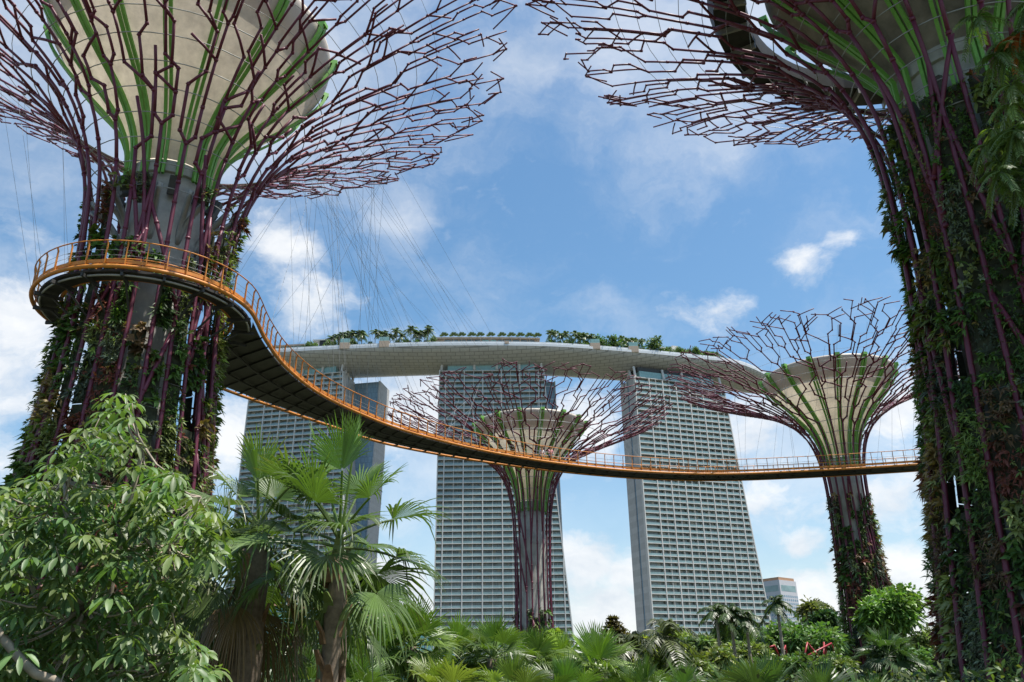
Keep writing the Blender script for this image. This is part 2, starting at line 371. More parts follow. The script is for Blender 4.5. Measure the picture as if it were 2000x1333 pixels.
def skypark():
    t = thing('roof_deck', 'long curved boat shaped roof deck with gardens laid across the three hotel towers', 'roof deck', (0, 440, 183))
    path = cat_rom([(-164, 452), (-141.4, 446.6), (-89.4, 441.6), (-41.5, 439.4), (17.9, 442.2), (60.6, 450.5), (108.5, 463.2), (142.5, 475.2), (174, 494), (190, 505)], 90)
    T = np.gradient(path, axis=0); T = unit(T); Bk = np.stack([-T[:, 1], T[:, 0]], -1)
    u = np.linspace(0, 1, 90); l_end = np.clip((1-u)/.16, 0, 1)**.55; s_end = np.clip(u/.05, 0, 1)**.5; k = np.minimum(l_end, s_end*.3+.7)
    zt = 189.4-1.2*np.clip((u-.80)/.2, 0, 1)**1.4
    prof = [(0, 0), (.3, -1.0), (2.6, -2.7), (7, -5.0), (12, -6.8), (18, -7.9), (24, -7.9), (30, -6.7), (35, -4.2), (38, -1.2), (38.3, 0)]
    V = np.zeros((90, len(prof), 3))
    for j, (b, z) in enumerate(prof):
        bb = 19+(b-19)*k; V[:, j, 0] = path[:, 0]+Bk[:, 0]*bb; V[:, j, 1] = path[:, 1]+Bk[:, 1]*bb; V[:, j, 2] = zt+z*(.25+.75*k)
    o_ = (0, 440, 183)
    m = MB(); m.grid(V); m.grid(V[:, [10, 0]]); h = m.build('hull', M['hull'], t, True, o_); h.location = (0, 0, 0)
    def line(b, k_): bb = 19+(b-19)*k_; return path+Bk*bb[:, None] if hasattr(bb, '__len__') else path+Bk*bb
    def wall(name, b0, b1, z0, z1, m_, i0=0, i1=90):
        mb = MB(); a = line(b0, k)[i0:i1]; c = line(b1, k)[i0:i1]; zz = zt[i0:i1]
        G = np.zeros((len(a), 5, 3))
        for j, (p, z) in enumerate(((a, z0), (a, z1), (c, z1), (c, z0), (a, z0))): G[:, j, :2] = p; G[:, j, 2] = zz+z
        mb.grid(G)
        for e in (0, -1): mb.add(G[e, :4], [(0, 1, 2, 3)])
        w = mb.build(name, m_, t, None, o_); w.location = (0, 0, 0); return w
    wall('fascia', -.35, .6, .02, 1.5, M['fascia']); wall('fascia', .5, 1.0, 1.52, 2.9, M['fascia']); wall('garden_wall', 2.2, 3.0, .05, 2.6, M['white'], 6, 74)
    wall('glass_railing', 36.5, 36.7, .05, 3.0, M['glass'])
    def stn(xp):                       # the station of the deck seen at picture column xp
        pr = []
        for i in range(90):
            d = np.array([path[i, 0], path[i, 1], zt[i]])-CAM_O; pr.append(1000+F_PX*(d@_Rt)/(d@_F))
        return float(np.interp(xp, pr, np.arange(90)))
    def put(xp, b, z): i = stn(xp); i0 = min(int(i), 88); f = i-i0; p = path[i0]*(1-f)+path[i0+1]*f+Bk[i0]*b; return np.array([p[0], p[1], zt[i0]+z])
    def house(name, xa, xb, b, z0, z1, dep, m_):
        i0 = int(round(stn(xa))); i1 = int(round(stn(xb)))+1
        return wall(name, b, b+dep, z0, z1, m_, i0, max(i1, i0+2))
    house('pavilion', 848, 1062, 6, .05, 6.6, 7, M['brick']); house('pavilion_roof', 846, 1064, 4.8, 6.65, 7.6, 10, M['tile'])
    for i, xp in enumerate(np.linspace(872, 1040, 12)):
        p = put(xp, 5.9, 3.9); q = put(xp+9, 5.9, 3.9); d = unit(q-p); nrm = np.array([d[1], -d[0], 0])
        w = MB(); w.obox(p+nrm*.08-np.array(o_), d*1.9, nrm*.06, (0, 0, 2.3)); w.build('pavilion_window', M['crown'] if 5 <= i <= 6 else M['window'], t)
    house('long_shelter', 520, 592, 5, .05, 5.6, 6, M['glass']); house('shelter_roof', 518, 594, 4, 5.62, 6.5, 8, M['tile'])
    house('lift_block', 608, 634, 7, .05, 9.2, 6, M['dark']); house('lift_block_roof', 606, 640, 6.4, 9.22, 10, 7.2, M['fascia'])
    house('service_block', 1302, 1364, 9, .05, 9.4, 6, M['white']); house('service_block', 1334, 1342, 10, 9.42, 11.6, 3, M['white'])
    for xp in (673, 750, 1163, 1238, 990):
        p = put(xp, .2, 2.0)-np.array(o_); w = MB(); w.obox(p, (2.9 if xp != 990 else 1.2, 0, 0), (0, .9, 0), (0, 0, 1.9 if xp != 990 else .8)); w.build('stair_box', M['brick'], t)
        if xp != 990: w = MB(); w.obox(p+np.array((0, 0, 3.2)), (2.7, 0, 0), (0, .7, 0), (0, 0, 1.25)); w.build('stair_glass', M['crown'], t)
    return put
deck_at = skypark()

# the low glass hall and the far office tower
def glass_hall():
    t = thing('glass_hall', 'low teal glass hall with a rust roof edge below the left hotel tower', 'glass hall', (-62, 326, 0))
    P = [(-92, 318), (-76, 323), (-61, 327), (-46, 331), (-33, 335)]; H = [34.5, 33.2, 31.8, 30.0, 28.2]
    m = MB(); c = MB()
    for i in range(4):
        (x0, y0), (x1, y1) = P[i], P[i+1]; z0, z1 = H[i], H[i+1]
        x0 += 62; x1 += 62; y0 -= 326; y1 -= 326
        m.hexa([(x0, y0, 0), (x1, y1, 0), (x1, y1+14, 0), (x0, y0+14, 0), (x0, y0, z0), (x1, y1, z1), (x1, y1+14, z1), (x0, y0+14, z0)])
        c.hexa([(x0, y0-.6, z0+.01), (x1, y1-.6, z1+.01), (x1, y1+15, z1+.01), (x0, y0+15, z0+.01), (x0, y0-.6, z0+.8), (x1, y1-.6, z1+.8), (x1, y1+15, z1+.8), (x0, y0+15, z0+.8)])
    m.build('facade', M['teal'], t); c.build('coping', M['rust'], t)
    for i in range(17):
        x = -29.5+i*3.55+.3; f = np.interp(x-62, [p[0] for p in P], range(5)); k = min(int(f), 3); f -= k
        y = (P[k][1]*(1-f)+P[k+1][1]*f)-326; z = H[k]*(1-f)+H[k+1]*f
        s = MB(); s.box((x-.12, y-.35, 0), (x+.12, y-.01, z)); s.build('mullion', M['grey'], t)
glass_hall()
def office():
    t = thing('office_tower', 'pale blue grey high rise with small square windows far away beside the right hotel tower', 'high rise', (276.5, 900, 0), rz=R_(38))
    H = 114; a = 14.5; b = 11.5
    m = MB(); m.box((-a, -b, 0), (a, b, H-3)); m.build('wall', M['tower'], t)
    m = MB(); m.box((-a+1.2, -b+1.2, H-2.99), (a-1.2, b-1.2, H)); m.build('parapet', M['rust'], t)
    for side in range(2):
        for k in range(23):
            z = H-20-k*3.6
            w = MB(); n = 8 if side == 0 else 6
            if side == 0: w.box((-a+1.5, -b-.03, z+.9), (a-1.5, -b-.005, z+1.2))
            else: w.box((-a-.03, -b+1.7, z+.9), (-a-.005, b-1.7, z+1.2))
            for i in range(n):
                if side == 0: x = -a+1.6+i*3.55; w.box((x, -b-.06, z), (x+2.1, -b-.01, z+2.2))
                else: y = -b+1.8+i*3.5; w.box((-a-.06, y, z), (-a-.01, y+2.1, z+2.2))
            w.build('window_row', M['blue'], t)
    m = MB(); m.box((-a+2, -b-.08, H-14), (a-2, -b-.01, H-8)); m.build('sign_band', M['glass'], t)
    m = MB(); m.box((-a-.08, -b+2, H-14), (-a-.01, b-2, H-8)); m.build('sign_band', M['glass'], t)
office()

# ------------------------------------------------------------------ the steel garden trees
class Shell:
    def __init__(s, prof):
        P = np.asarray(prof, float); P = cat_rom(P, 240); s.z = P[:, 0]; s.r = P[:, 1]
        s.s = np.r_[0, np.cumsum(np.hypot(np.diff(s.z), np.diff(s.r)))]; s.S = s.s[-1]
    def zr(s, a):
        x = np.maximum(np.asarray(a)-s.S, 0)/(s.s[-1]-s.s[-4]); return np.interp(a, s.s, s.z)+x*(s.z[-1]-s.z[-4]), np.interp(a, s.s, s.r)+x*(s.r[-1]-s.r[-4])
    def s_of_z(s, z): return float(np.interp(z, s.z, s.s))
    def r_of_z(s, z): return np.interp(z, s.z, s.r)
    def pt(s, phi, a):
        z, r = s.zr(a); return np.array([r*math.cos(phi), r*math.sin(phi), z])

TINTS = 1.8*np.array([(.13, .15, .05), (.11, .16, .04), (.10, .12, .075), (.14, .10, .04), (.040, .075, .018), (.055, .10, .022), (.030, .055, .018), (.075, .095, .025), (.085, .055, .03), (.10, .035, .025), (.10, .13, .03), (.045, .06, .04)])
def steel_tree(label, loc, prof, seed, N=22, z_neck=28., z_fork=30., rib_r=(.115, .052), bowl=None, bowl_mats=('membrane', 'lip'), core=None, n_green=16, green_w=.16,
               green_from=None, green_off=.14, hoops=(26, 40, 1.7), plant=None, lamps=None, brackets=None, diag=14, deck=None, min_gap=.95, end=(.96, 1.03), leaf=(.36, .105), dens=110, face=-90, jit=.5):
    rng = random.Random(seed); nr = np.random.default_rng(seed)
    t = thing('steel_garden_tree', label, 'steel tree', loc, 'steel garden trees')
    sh = Shell(prof); S = sh.S; sf = sh.s_of_z(z_fork)
    rad = lambda a: rib_r[0] if a < sf*.9 else rib_r[0]+(rib_r[1]-rib_r[0])*min(1, (a-sf*.9)/(S*.97-sf*.9))
    def run(mb, phi0, a0, phi1, a1):
        n = max(2, int(abs(a1-a0)/1.3)+1, int(abs(phi1-phi0)*float(sh.zr((a0+a1)/2)[1])/1.6)+1)
        A = np.linspace(a0, a1, n+1); Ph = np.linspace(phi0, phi1, n+1)
        pp = [sh.pt(p, a) for p, a in zip(Ph, A)]; mb.tube(pp, [rad(a) for a in A], 6)
        u = unit(pp[1]-pp[0])*.09; mb.tube([pp[0]-u, pp[0]+u], rad(a0)*1.32, 6)        # node collar
        if a1 < sf:
            for k_ in range(2, n, 2): u = unit(pp[k_+1]-pp[k_])*.06; mb.tube([pp[k_]-u, pp[k_]+u], rad(a0)*1.25, 6)
    len_k = .8 if N < 20 else .95
    def grow(mb, phi, a, lo, hi, stop):
        for _ in range(30):
            r = float(sh.zr(a)[1]); w = (hi-lo)*r
            L = rng.uniform(1.2, 3.0)
            b = min(a+L*len_k, stop); run(mb, phi, a, phi, b); a = b
            if a >= stop-.05: break
            r = float(sh.zr(a)[1]); w = (hi-lo)*r
            if w > min_gap and rng.random() < .85:
                mid = (lo+hi)/2+rng.uniform(-.1, .1)*(hi-lo)
                for (c, d) in ((lo, mid), (mid, hi)):
                    ph = c+(d-c)*rng.uniform(.3, .7); step = max(.5, abs(ph-phi)*r*rng.uniform(.9, 1.5)); e = min(a+step, S*1.03)
                    run(mb, phi, a, ph, e)
                    st = S*rng.uniform(*end)
                    if e < st: grow(mb, ph, e, c, d, st)
                return
            x = rng.random()
            if x < .60:                              # jog sideways and carry on
                ph = (lo+hi)/2+(-1 if phi > (lo+hi)/2 else 1)*(rng.uniform(.2, .5)*(hi-lo)+rng.uniform(0, .45)/r); step = max(.4, abs(ph-phi)*r*rng.uniform(.6, 1.3))
                e = min(a+step, S*1.03); run(mb, phi, a, ph, e); phi, a = ph, e
            elif x < .90:                            # a short side twig
                ph = phi+rng.choice((-1, 1))*rng.uniform(.9, 1.7)/r; step = rng.uniform(.7, 1.5); e = min(a+step, S*1.03); run(mb, phi, a, ph, e)
                if rng.random() < .55: run(mb, ph, e, ph, min(e+rng.uniform(.6, 1.6), S))
        r = float(sh.zr(a)[1])
        for sg in rng.choice(((-1,), (1,), (-1, 1), ())):
            run(mb, phi, a, phi+sg*rng.uniform(.8, 1.5)/r, min(S, a+rng.uniform(.2, 1.1)) if a < S-.2 else S-rng.uniform(.3, .9))
    dp = 2*math.pi/N
    for i in range(N):
        mb = MB(); phi = i*dp+rng.uniform(-.12, .12)*dp
        a1 = sf+rng.uniform(-1.5, 2.5); run(mb, phi, 0, phi, a1); grow(mb, phi, a1, (i-.5)*dp, (i+.5)*dp, S*rng.uniform(*end))
        mb.build('steel_branch', M['steel'], t, True)
    for k in range(diag):                             # the slanting braces
        mb = MB(); i = rng.randrange(N); z0 = z_fork-5-(z_fork-6)*rng.random()**1.5; dz = rng.uniform(5, 10); sg = rng.choice((-1, 1)); n = rng.choice((1, 1, 2))
        run(mb, i*dp, sh.s_of_z(z0), (i+sg*n)*dp, sh.s_of_z(min(z0+dz, z_fork+4))); mb.build('brace', M['steel'], t, True)
    z = hoops[0]; a = sh.s_of_z(z)
    while a < sh.s_of_z(hoops[1]):
        zz, r = sh.zr(a); mb = MB(); mb.tube([((r-.17)*math.cos(q), (r-.17)*math.sin(q), zz) for q in np.linspace(0, 2*math.pi, N*2+1)], .032 if r < 9 else .02, 5, False); mb.build('hoop_cable', M['grey'], t, True)
        a += hoops[2]
    while a < S*.93:
        zz, r = sh.zr(a); mb = MB(); mb.tube([((r-.05)*math.cos(q), (r-.05)*math.sin(q), zz+.05) for q in np.linspace(0, 2*math.pi, N*3+1)], .012, 4, False); mb.build('hoop_cable', M['cable'], t, True)
        a += 1.9
    # concrete core
    mb = MB(); mb.lathe(core, 40); mb.build('concrete_core', M['concrete'], t, True)
    zc, rc = core[-1]
    mb = MB(); mb.lathe([(zc-.9, rc+.01), (zc-.85, rc+.16), (zc-.1, rc+.16), (zc, rc+.01)], 40); mb.build('core_collar', M['concrete'], t)
    # bowl
    if bowl:
        B = cat_rom(bowl, 40); mb = MB(); outer = [tuple(p) for p in B]; inner = [(p[0]+.18, max(.05, p[1]-.25)) for p in B[::-1][:8]]
        kk = int(len(outer)*.80); mb.lathe(outer[:kk+1], 64); mb.build('bowl', M[bowl_mats[0]], t, True)
        mb = MB(); zt, rt = outer[-1]; mb.lathe(outer[kk:]+[(zt+.18, rt-.02), (zt+.22, rt-.2), (zt+.1, rt-.4)]+inner, 64); mb.build('bowl_rim', M[bowl_mats[1]], t, True)
        bz, br = B[:, 0], B[:, 1]
        for i in range(n_green):
            q = (i+.5)*2*math.pi/n_green; u = np.array([math.cos(q), math.sin(q), 0]); v = np.array([-u[1], u[0], 0]); mb = MB()
            zs = np.linspace(green_from if green_from else bz[0]-1.2, bz[-1], 22)
            R = np.where(zs < bz[0], br[0], np.interp(zs, bz, br))+green_off
            wide = green_w*(1+.5*np.linspace(0, 1, 22))
            for sg in (-1, 1):
                pts = R[:, None]*u+np.stack([0*zs, 0*zs, zs], -1); c0 = pts+sg*v*(wide*1.0)[:, None]
                G = np.stack([c0-v*(wide*.62)[:, None], c0+v*(wide*.62)[:, None], c0+v*(wide*.62)[:, None]+u*.22, c0-v*(wide*.62)[:, None]+u*.22, c0-v*(wide*.62)[:, None]], 1); mb.grid(G)
            top = (R[-1])*u+np.array([0, 0, zs[-1]]); mb.obox(top+np.array([0, 0, .12])+u*.05, u*.26, v*wide[-1]*1.5, (0, 0, .14))
            mb.build('green_rib', M['green'], t)
    if deck:
        zd, r0, r1 = deck; mb = MB(); mb.lathe([(zd, r0), (zd, r1), (zd+1.0, r1+.25), (zd+1.0, r0-.1), (zd, r0)], 64); mb.build('viewing_deck', M['dark'], t)
        for i in range(32):
            q = i*2*math.pi/32; u = np.array([math.cos(q), math.sin(q), 0]); v = np.array([-u[1], u[0], 0]); mb = MB()
            mb.obox(u*(r0+r1)/2+np.array([0, 0, zd-.2]), u*(r1-r0)/2, v*.07, (0, 0, .19)); mb.build('deck_beam', M['grey'], t)
        mb = MB(); mb.lathe([(zd+1.01, r1+.1), (zd+2.2, r1+.2), (zd+2.2, r1+.24), (zd+1.01, r1+.14)], 64); mb.build('deck_railing', M['clear'], t)
    if lamps:
        zl, n, rl = lamps
        for i in range(n):
            q = i*2*math.pi/n+.2; u = np.array([math.cos(q), math.sin(q), 0]); v = np.array([-u[1], u[0], 0]); up = np.array([0, 0, 1.]); ax = unit(u*.45+up); ay = np.cross(ax, v)
            o = u*(rl+.45)+up*(zl+rng.uniform(-.5, .3)); mb = MB(); mb.obox(o, v*.28, ay*.26, ax*.55); l = mb.build('floodlight', M['light'], t)
            mb = MB(); mb.obox(u*(rl+.15)+up*zl, v*.08, u*.22, up*.08); mb.build('lamp_bracket', M['grey'], l)
    if brackets:
        z0, z1, n = brackets
        for i in range(n):
            q = i*2*math.pi/n; mb = MB(); r0 = float(np.interp((z0), [p[0] for p in core], [p[1] for p in core])); r1 = float(sh.r_of_z(z1))-.3
            ps = [(r0*.95, z0), (r0+.25*(r1-r0), z0+.5*(z1-z0)), (r1, z1)]; C = cat_rom(ps, 9)
            for dq in (-.14, .14): mb.tube([(p[0]*math.cos(q+dq*f), p[0]*math.sin(q+dq*f), p[1]) for p, f in zip(C, np.linspace(0, 1, 9))], .17, 6)
            mb.build('bracket', M['grey'], t, True)
    # planting panels between the branches: one panel to each unbroken run up the trunk
    if plant:
        zmax, cover = plant
        fa = R_(face)
        for i in range(N):
            c = (i+.5)*dp; near = math.cos(c-fa) > -.25
            pan = MB(); lf = MB(); z = 0.
            def close():
                if pan.n:
                    pp = pan.build('planting_panel', M['felt'], t); lf.build('foliage', M['fern'], pp)
            while z < zmax:
                h = rng.choice((1.5, 2.2, 3.0)); z1 = min(z+h, zmax); p = cover(z)
                if rng.random() < p:
                    a = .44 if p > .9 else rng.uniform(.30, .44)
                    q = np.linspace(c-a*dp, c+a*dp, 4)
                    r0, r1 = float(sh.r_of_z(z))-.24, float(sh.r_of_z(z1))-.24
                    pan.grid(np.array([[((r_)*math.cos(x), (r_)*math.sin(x), z_) for x in q] for r_, z_ in ((r0, z), (r1, z1-.04))]))
                    r_ = float(sh.r_of_z(z)); n = int(2*a*dp*r_*(z1-z)*dens*(1 if near else .3))
                    base = TINTS[rng.choice((0, 1, 2, 3, 4, 4, 5, 5, 6, 7, 7, 8, 9, 11))]; depth = rng.uniform(.25, .62)
                    ck = rng.uniform(.6, 1.5); cw = rng.choice((.6, .85, 1, 1.5)); k = max(1, int(n/7*min(2.6, max(.7, 1/(ck*cw))))); tq = c+nr.uniform(-a, a, k)*dp*1.08; tz = nr.uniform(z, z1, k); tr = sh.r_of_z(tz)-.2+nr.uniform(0, depth, k)**1.2
                    kind = nr.random(k); tint = np.where((kind < .78)[:, None], base, TINTS[nr.integers(0, 12, k)])*nr.uniform(.6, 1.5, k)[:, None]
                    sc = ck*nr.uniform(.6, 1.4, k)
                    q7 = np.repeat(tq, 7); z7 = np.repeat(tz, 7); r7 = np.repeat(tr, 7)
                    pos = np.stack([r7*np.cos(q7), r7*np.sin(q7), z7], -1); out = np.stack([np.cos(q7), np.sin(q7), 0*q7], -1)
                    d = out*.9+nr.normal(size=pos.shape)*.75+np.array([0, 0, .1])
                    leaves(lf, pos, d, out+np.array([0, 0, .8])+nr.normal(size=pos.shape)*.4, np.repeat(sc, 7)*leaf[0]*nr.uniform(.6, 1.2, len(q7)), np.repeat(sc, 7)*cw*leaf[1]*nr.uniform(.7, 1.5, len(q7)), np.repeat(tint, 7, 0)*nr.uniform(.75, 1.25, len(q7))[:, None], .38)
                else:
                    close(); pan = MB(); lf = MB()
                z = z1
            close()
    return t, sh

big = [(0, 5.85), (6, 5.3), (12, 4.75), (18, 4.3), (23, 4.12), (27, 4.2), (30, 4.6), (32.3, 5.3), (34.3, 6.3), (36.1, 7.7), (38.2, 10.3), (40.2, 13.5), (42.2, 17), (44, 20.8)]
TA = (-21.1, 43.2, 0)
treeA, shA = steel_tree('huge steel tree with a cream funnel, its trunk ringed by the orange walkway', TA, big, 5, N=24, z_neck=28, z_fork=29.5,
    bowl=[(31.6, 2.35), (33.4, 2.7), (35.5, 3.9), (38, 6.2), (40.2, 8.0), (41.6, 8.8), (42.2, 8.95)], core=[(0, 2.7), (20, 2.35), (26, 2.2), (31.6, 2.25)], n_green=16, green_w=.12, lamps=(29.6, 10, 2.3), brackets=(26.2, 28.8, 9),
    plant=(29.2, lambda z: .97 if z < 12 else .88 if z < 20 else .78 if z < 24 else .5), diag=30, hoops=(28.5, 41.5, 1.45), face=-64)
TB = (22.6, 33.2, 0)
bigB = [(z*.955, r*1.02+max(0, .4*(1-z/18))) for z, r in big]
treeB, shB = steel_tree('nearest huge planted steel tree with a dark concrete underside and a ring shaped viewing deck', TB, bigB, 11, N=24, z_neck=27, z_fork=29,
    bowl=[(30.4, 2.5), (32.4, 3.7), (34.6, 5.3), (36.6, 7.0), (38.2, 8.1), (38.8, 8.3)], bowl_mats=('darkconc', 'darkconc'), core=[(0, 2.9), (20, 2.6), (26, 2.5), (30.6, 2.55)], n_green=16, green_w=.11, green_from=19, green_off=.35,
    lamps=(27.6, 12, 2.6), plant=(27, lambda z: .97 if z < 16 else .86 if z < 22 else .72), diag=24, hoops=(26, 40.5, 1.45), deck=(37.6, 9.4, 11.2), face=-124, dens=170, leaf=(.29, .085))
smallC = [(0, 2.6), (5, 2.25), (11, 2.0), (16, 2.0), (20, 2.15), (22.3, 2.4), (24.2, 2.85), (25.6, 3.5), (26.9, 4.5), (28.1, 6.1), (29.3, 8.4), (30.6, 11.2), (31.9, 14.2), (33.2, 17.0)]
TC = (2.0, 95.0, 0)
treeC, shC = steel_tree('small steel tree with a bare concrete trunk before the middle hotel tower', TC, smallC, 21, N=19, z_fork=24., rib_r=(.10, .045),
    bowl=[(22.4, 1.55), (24, 1.8), (26, 2.5), (28, 3.8), (29.8, 5.3), (31.0, 6.3), (31.5, 6.6)], core=[(0, 1.75), (11, 1.55), (16, 1.5), (17.5, 1.72), (18.4, 1.72), (18.7, 1.5), (22.4, 1.5)], n_green=16, green_w=.10, green_off=.08,
    hoops=(21, 30, 1.3), plant=(10.5, lambda z: .65 if z < 8 else .35), diag=15, min_gap=.78, leaf=(.42, .12), dens=70, end=(.95, 1.0))
smallD = [(0, 3.0), (6, 2.6), (12, 2.25), (18, 2.02), (21.5, 2.0), (24, 2.2), (26, 2.7), (27.3, 3.35), (28.5, 4.3), (29.7, 5.8), (30.9, 7.9), (32.2, 10.8), (33.6, 14.2), (35, 17.4)]
TD = (34.6, 85.2, 0)
treeD, shD = steel_tree('small steel tree with a plant covered trunk, left of the nearest giant trunk', TD, smallD, 33, N=18, z_fork=26., rib_r=(.10, .045),
    bowl=[(24.4, 1.55), (26, 1.85), (28, 2.7), (30, 4.3), (31.8, 5.9), (33, 6.7), (33.5, 6.95)], core=[(0, 1.8), (18, 1.6), (24.4, 1.5)], n_green=16, green_w=.10, green_off=.08,
    hoops=(23, 32, 1.3), plant=(20.5, lambda z: 1.0 if z < 13.5 else .66), diag=15, min_gap=.78, leaf=(.42, .12), dens=85, end=(.945, .995))

# ------------------------------------------------------------------ the orange walkway
LC = np.array([-20.6, 42.4]); LR = 5.9; ZD = 22.0
near_pts = cat_rom([(-14.75, 43.3), (-15.0, 46.3), (-14.9, 50.5), (-13.9, 55.5), (-11.8, 60.2), (-8.5, 65.3), (-2.4, 71.3), (4.7, 76), (12.4, 79.2), (20.2, 80.6), (28, 80.0), (38.4, 78), (47, 75.5), (55, 71)], 130)
far_pts = cat_rom([(-22.8, 47.9), (-21.6, 51.8), (-19.9, 55.3), (-17.6, 58.9), (-14.7, 63.3), (-10.9, 68.6), (-4.2, 73.9), (4.0, 78.6), (12.2, 81.8), (20.3, 83.2), (28.6, 82.6), (39, 80.6), (48, 78.1), (56.3, 73.3)], 130)
def walkway():
    t = thing('walkway', 'orange railed aerial walkway hung on cables, curving past the steel trees', 'walkway', (0, 0, 0))
    lp = np.array([[LC[0]+LR*math.cos(R_(a)), LC[1]+LR*math.sin(R_(a))] for a in np.arange(112, 369, 4)])
    E = np.vstack([far_pts[::-1], lp, near_pts]); d = np.r_[0, np.cumsum(np.linalg.norm(np.diff(E, axis=0), axis=1))]
    rs = lambda n, z: np.stack([np.interp(np.linspace(0, d[-1], n), d, E[:, 0]), np.interp(np.linspace(0, d[-1], n), d, E[:, 1]), np.full(n, z)], -1)
    ring = lambda r, z: np.array([[LC[0]+r*math.cos(a), LC[1]+r*math.sin(a), z] for a in np.linspace(0, 2*math.pi, 97)])
    L = d[-1]; A = rs(420, ZD-.08)
    Tn = unit(np.gradient(A[:, :2], axis=0)); Out = np.stack([Tn[:, 1], -Tn[:, 0]], -1)          # outward side
    if (A[200, :2]-LC)@Out[200] < 0: Out = -Out
    def band(b, off0, off1, z0, z1):
        G = np.zeros((len(A), 5, 3))
        for j, (o, z) in enumerate(((off0, z0), (off1, z0), (off1, z1), (off0, z1), (off0, z0))): G[:, j, :2] = A[:, :2]+Out*o; G[:, j, 2] = z
        b.grid(G)
    m = MB(); m.tube(A, .115, 8); m.build('edge_tube', M['orange'], t, True)
    m = MB(); band(m, -.12, -.06, ZD+.14, ZD+.34); m.build('toe_plate', M['orange'], t)
    m = MB(); m.tube(ring(4.45, ZD-.05), .11, 8, False); m.build('edge_tube', M['orange'], t, True)
    H = rs(420, ZD+1.35); H[:, :2] += Out*.10
    m = MB(); m.tube(H, .034, 6); m.build('handrail', M['orange'], t, True)
    H2 = rs(420, ZD+.85); m = MB(); m.tube(H2, .012, 4); m.build('rail_wire', M['cable'], t, True)
    H2 = rs(420, ZD+.55); m = MB(); m.tube(H2, .012, 4); m.build('rail_wire', M['cable'], t, True)
    m = MB(); m.tube(ring(4.5, ZD+1.1), .034, 6, False); m.build('handrail', M['orange'], t, True)
    # lower inner rail along the far side of the deck
    def post(b, p, o, z1=1.35):
        o = np.r_[o, 0]; s_ = np.array([-o[1], o[0], 0])
        q0 = p+np.array([0, 0, .05]); q1 = p+o*.02+np.array([0, 0, z1-.18]); q2 = p+o*.10+np.array([0, 0, z1])
        for a, c in ((q0, q1), (q1, q2)): b.hexa([a-s_*.022-o*.05, a+s_*.022-o*.05, a+s_*.022+o*.05, a-s_*.022+o*.05, c-s_*.022-o*.04, c+s_*.022-o*.04, c+s_*.022+o*.04, c-s_*.022+o*.04])
    n = int(L/.98); P = rs(n, ZD); To = unit(np.gradient(P[:, :2], axis=0)); Oo = np.stack([To[:, 1], -To[:, 0]], -1)
    k = np.argmin(np.abs(P[:, 0]-LC[0])+np.abs(P[:, 1]-LC[1]+LR))
    if (P[k, :2]-LC)@Oo[k] < 0: Oo = -Oo
    nfar = int(len(far_pts)/130*np.sum(np.linalg.norm(np.diff(far_pts, axis=0), axis=1))/.98); far_mb = MB(); cnt = 0
    for i in range(n):
        if i <= nfar: post(far_mb, P[i], Oo[i])
        elif cnt < 98: b = MB(); post(b, P[i], Oo[i]); b.build('post', M['orange'], t); cnt += 1
        else: post(far_mb, P[i], Oo[i])
    for a in np.arange(0, 360, 15): u = np.array([math.cos(R_(a)), math.sin(R_(a))]); post(far_mb, np.r_[LC+u*4.45, ZD], -u, 1.1)
    fo = far_mb.build('far_post', M['orange'], t); fo['kind'] = 'stuff'
    # deck, kept clear of the edge tubes
    dk = MB()
    rg = lambda r, z: np.stack([LC[0]+r*np.cos(np.linspace(0, 2*math.pi, 97)), LC[1]+r*np.sin(np.linspace(0, 2*math.pi, 97)), np.full(97, z)], -1)
    G = np.stack([rg(4.62, ZD-.22), rg(5.58, ZD-.22), rg(5.58, ZD-.08), rg(4.62, ZD-.08), rg(4.62, ZD-.22)], 1); dk.grid(G)
    w = far_pts-near_pts; wl = np.linalg.norm(w, axis=1, keepdims=True); wu = w/wl
    a0 = near_pts+wu*.30; a1 = far_pts-wu*.62
    f = np.linspace(0, 1, 9); S = a0[:, None]*(1-f)[None, :, None]+a1[:, None]*f[None, :, None]
    v = S-LC; ds = np.linalg.norm(v, axis=-1, keepdims=True); S = np.where(ds < 5.6, LC+v/np.maximum(ds, .01)*5.6, S)
    for z in (ZD-.16, ZD-.06): dk.grid(np.concatenate([S, np.full(S.shape[:2]+(1,), z)], -1))
    for j in (0, 8):
        e = S[:, j]; dk.grid(np.stack([np.c_[e, np.full(130, ZD-.16)], np.c_[e, np.full(130, ZD-.06)]], 1))
    dk.build('deck', M['dark'], t)
    for i in range(3, 129, 2):                       # cross beams and the brackets that hold the far tube
        b = MB(); p, q = np.r_[S[i, 0], ZD-.215], np.r_[S[i, 8], ZD-.215]; dr = unit(q-p); s_ = np.array([-dr[1], dr[0], 0])
        b.obox((p+q)/2, (q-p)/2, s_*.07, (0, 0, .05)); e = np.r_[far_pts[i], ZD-.08]; b.tube([q, e], .05, 5); b.tube([p, np.r_[near_pts[i], ZD-.08]], .05, 5)
        b.build('cross_beam', M['dark'], t)
    for fr in (.33, .66):
        c = S[2:, 0]*(1-fr)+S[2:, 8]*fr; b = MB(); b.tube(np.c_[c, np.full(len(c), ZD-.33)], .07, 6); b.build('stringer', M['dark'], t, True)
    b = MB(); b.tube(np.array([[LC[0]+5.45*math.cos(R_(a)), LC[1]+5.45*math.sin(R_(a)), ZD-.36] for a in range(120, 381, 5)]), .06, 6); b.build('stringer', M['grey'], t, True)
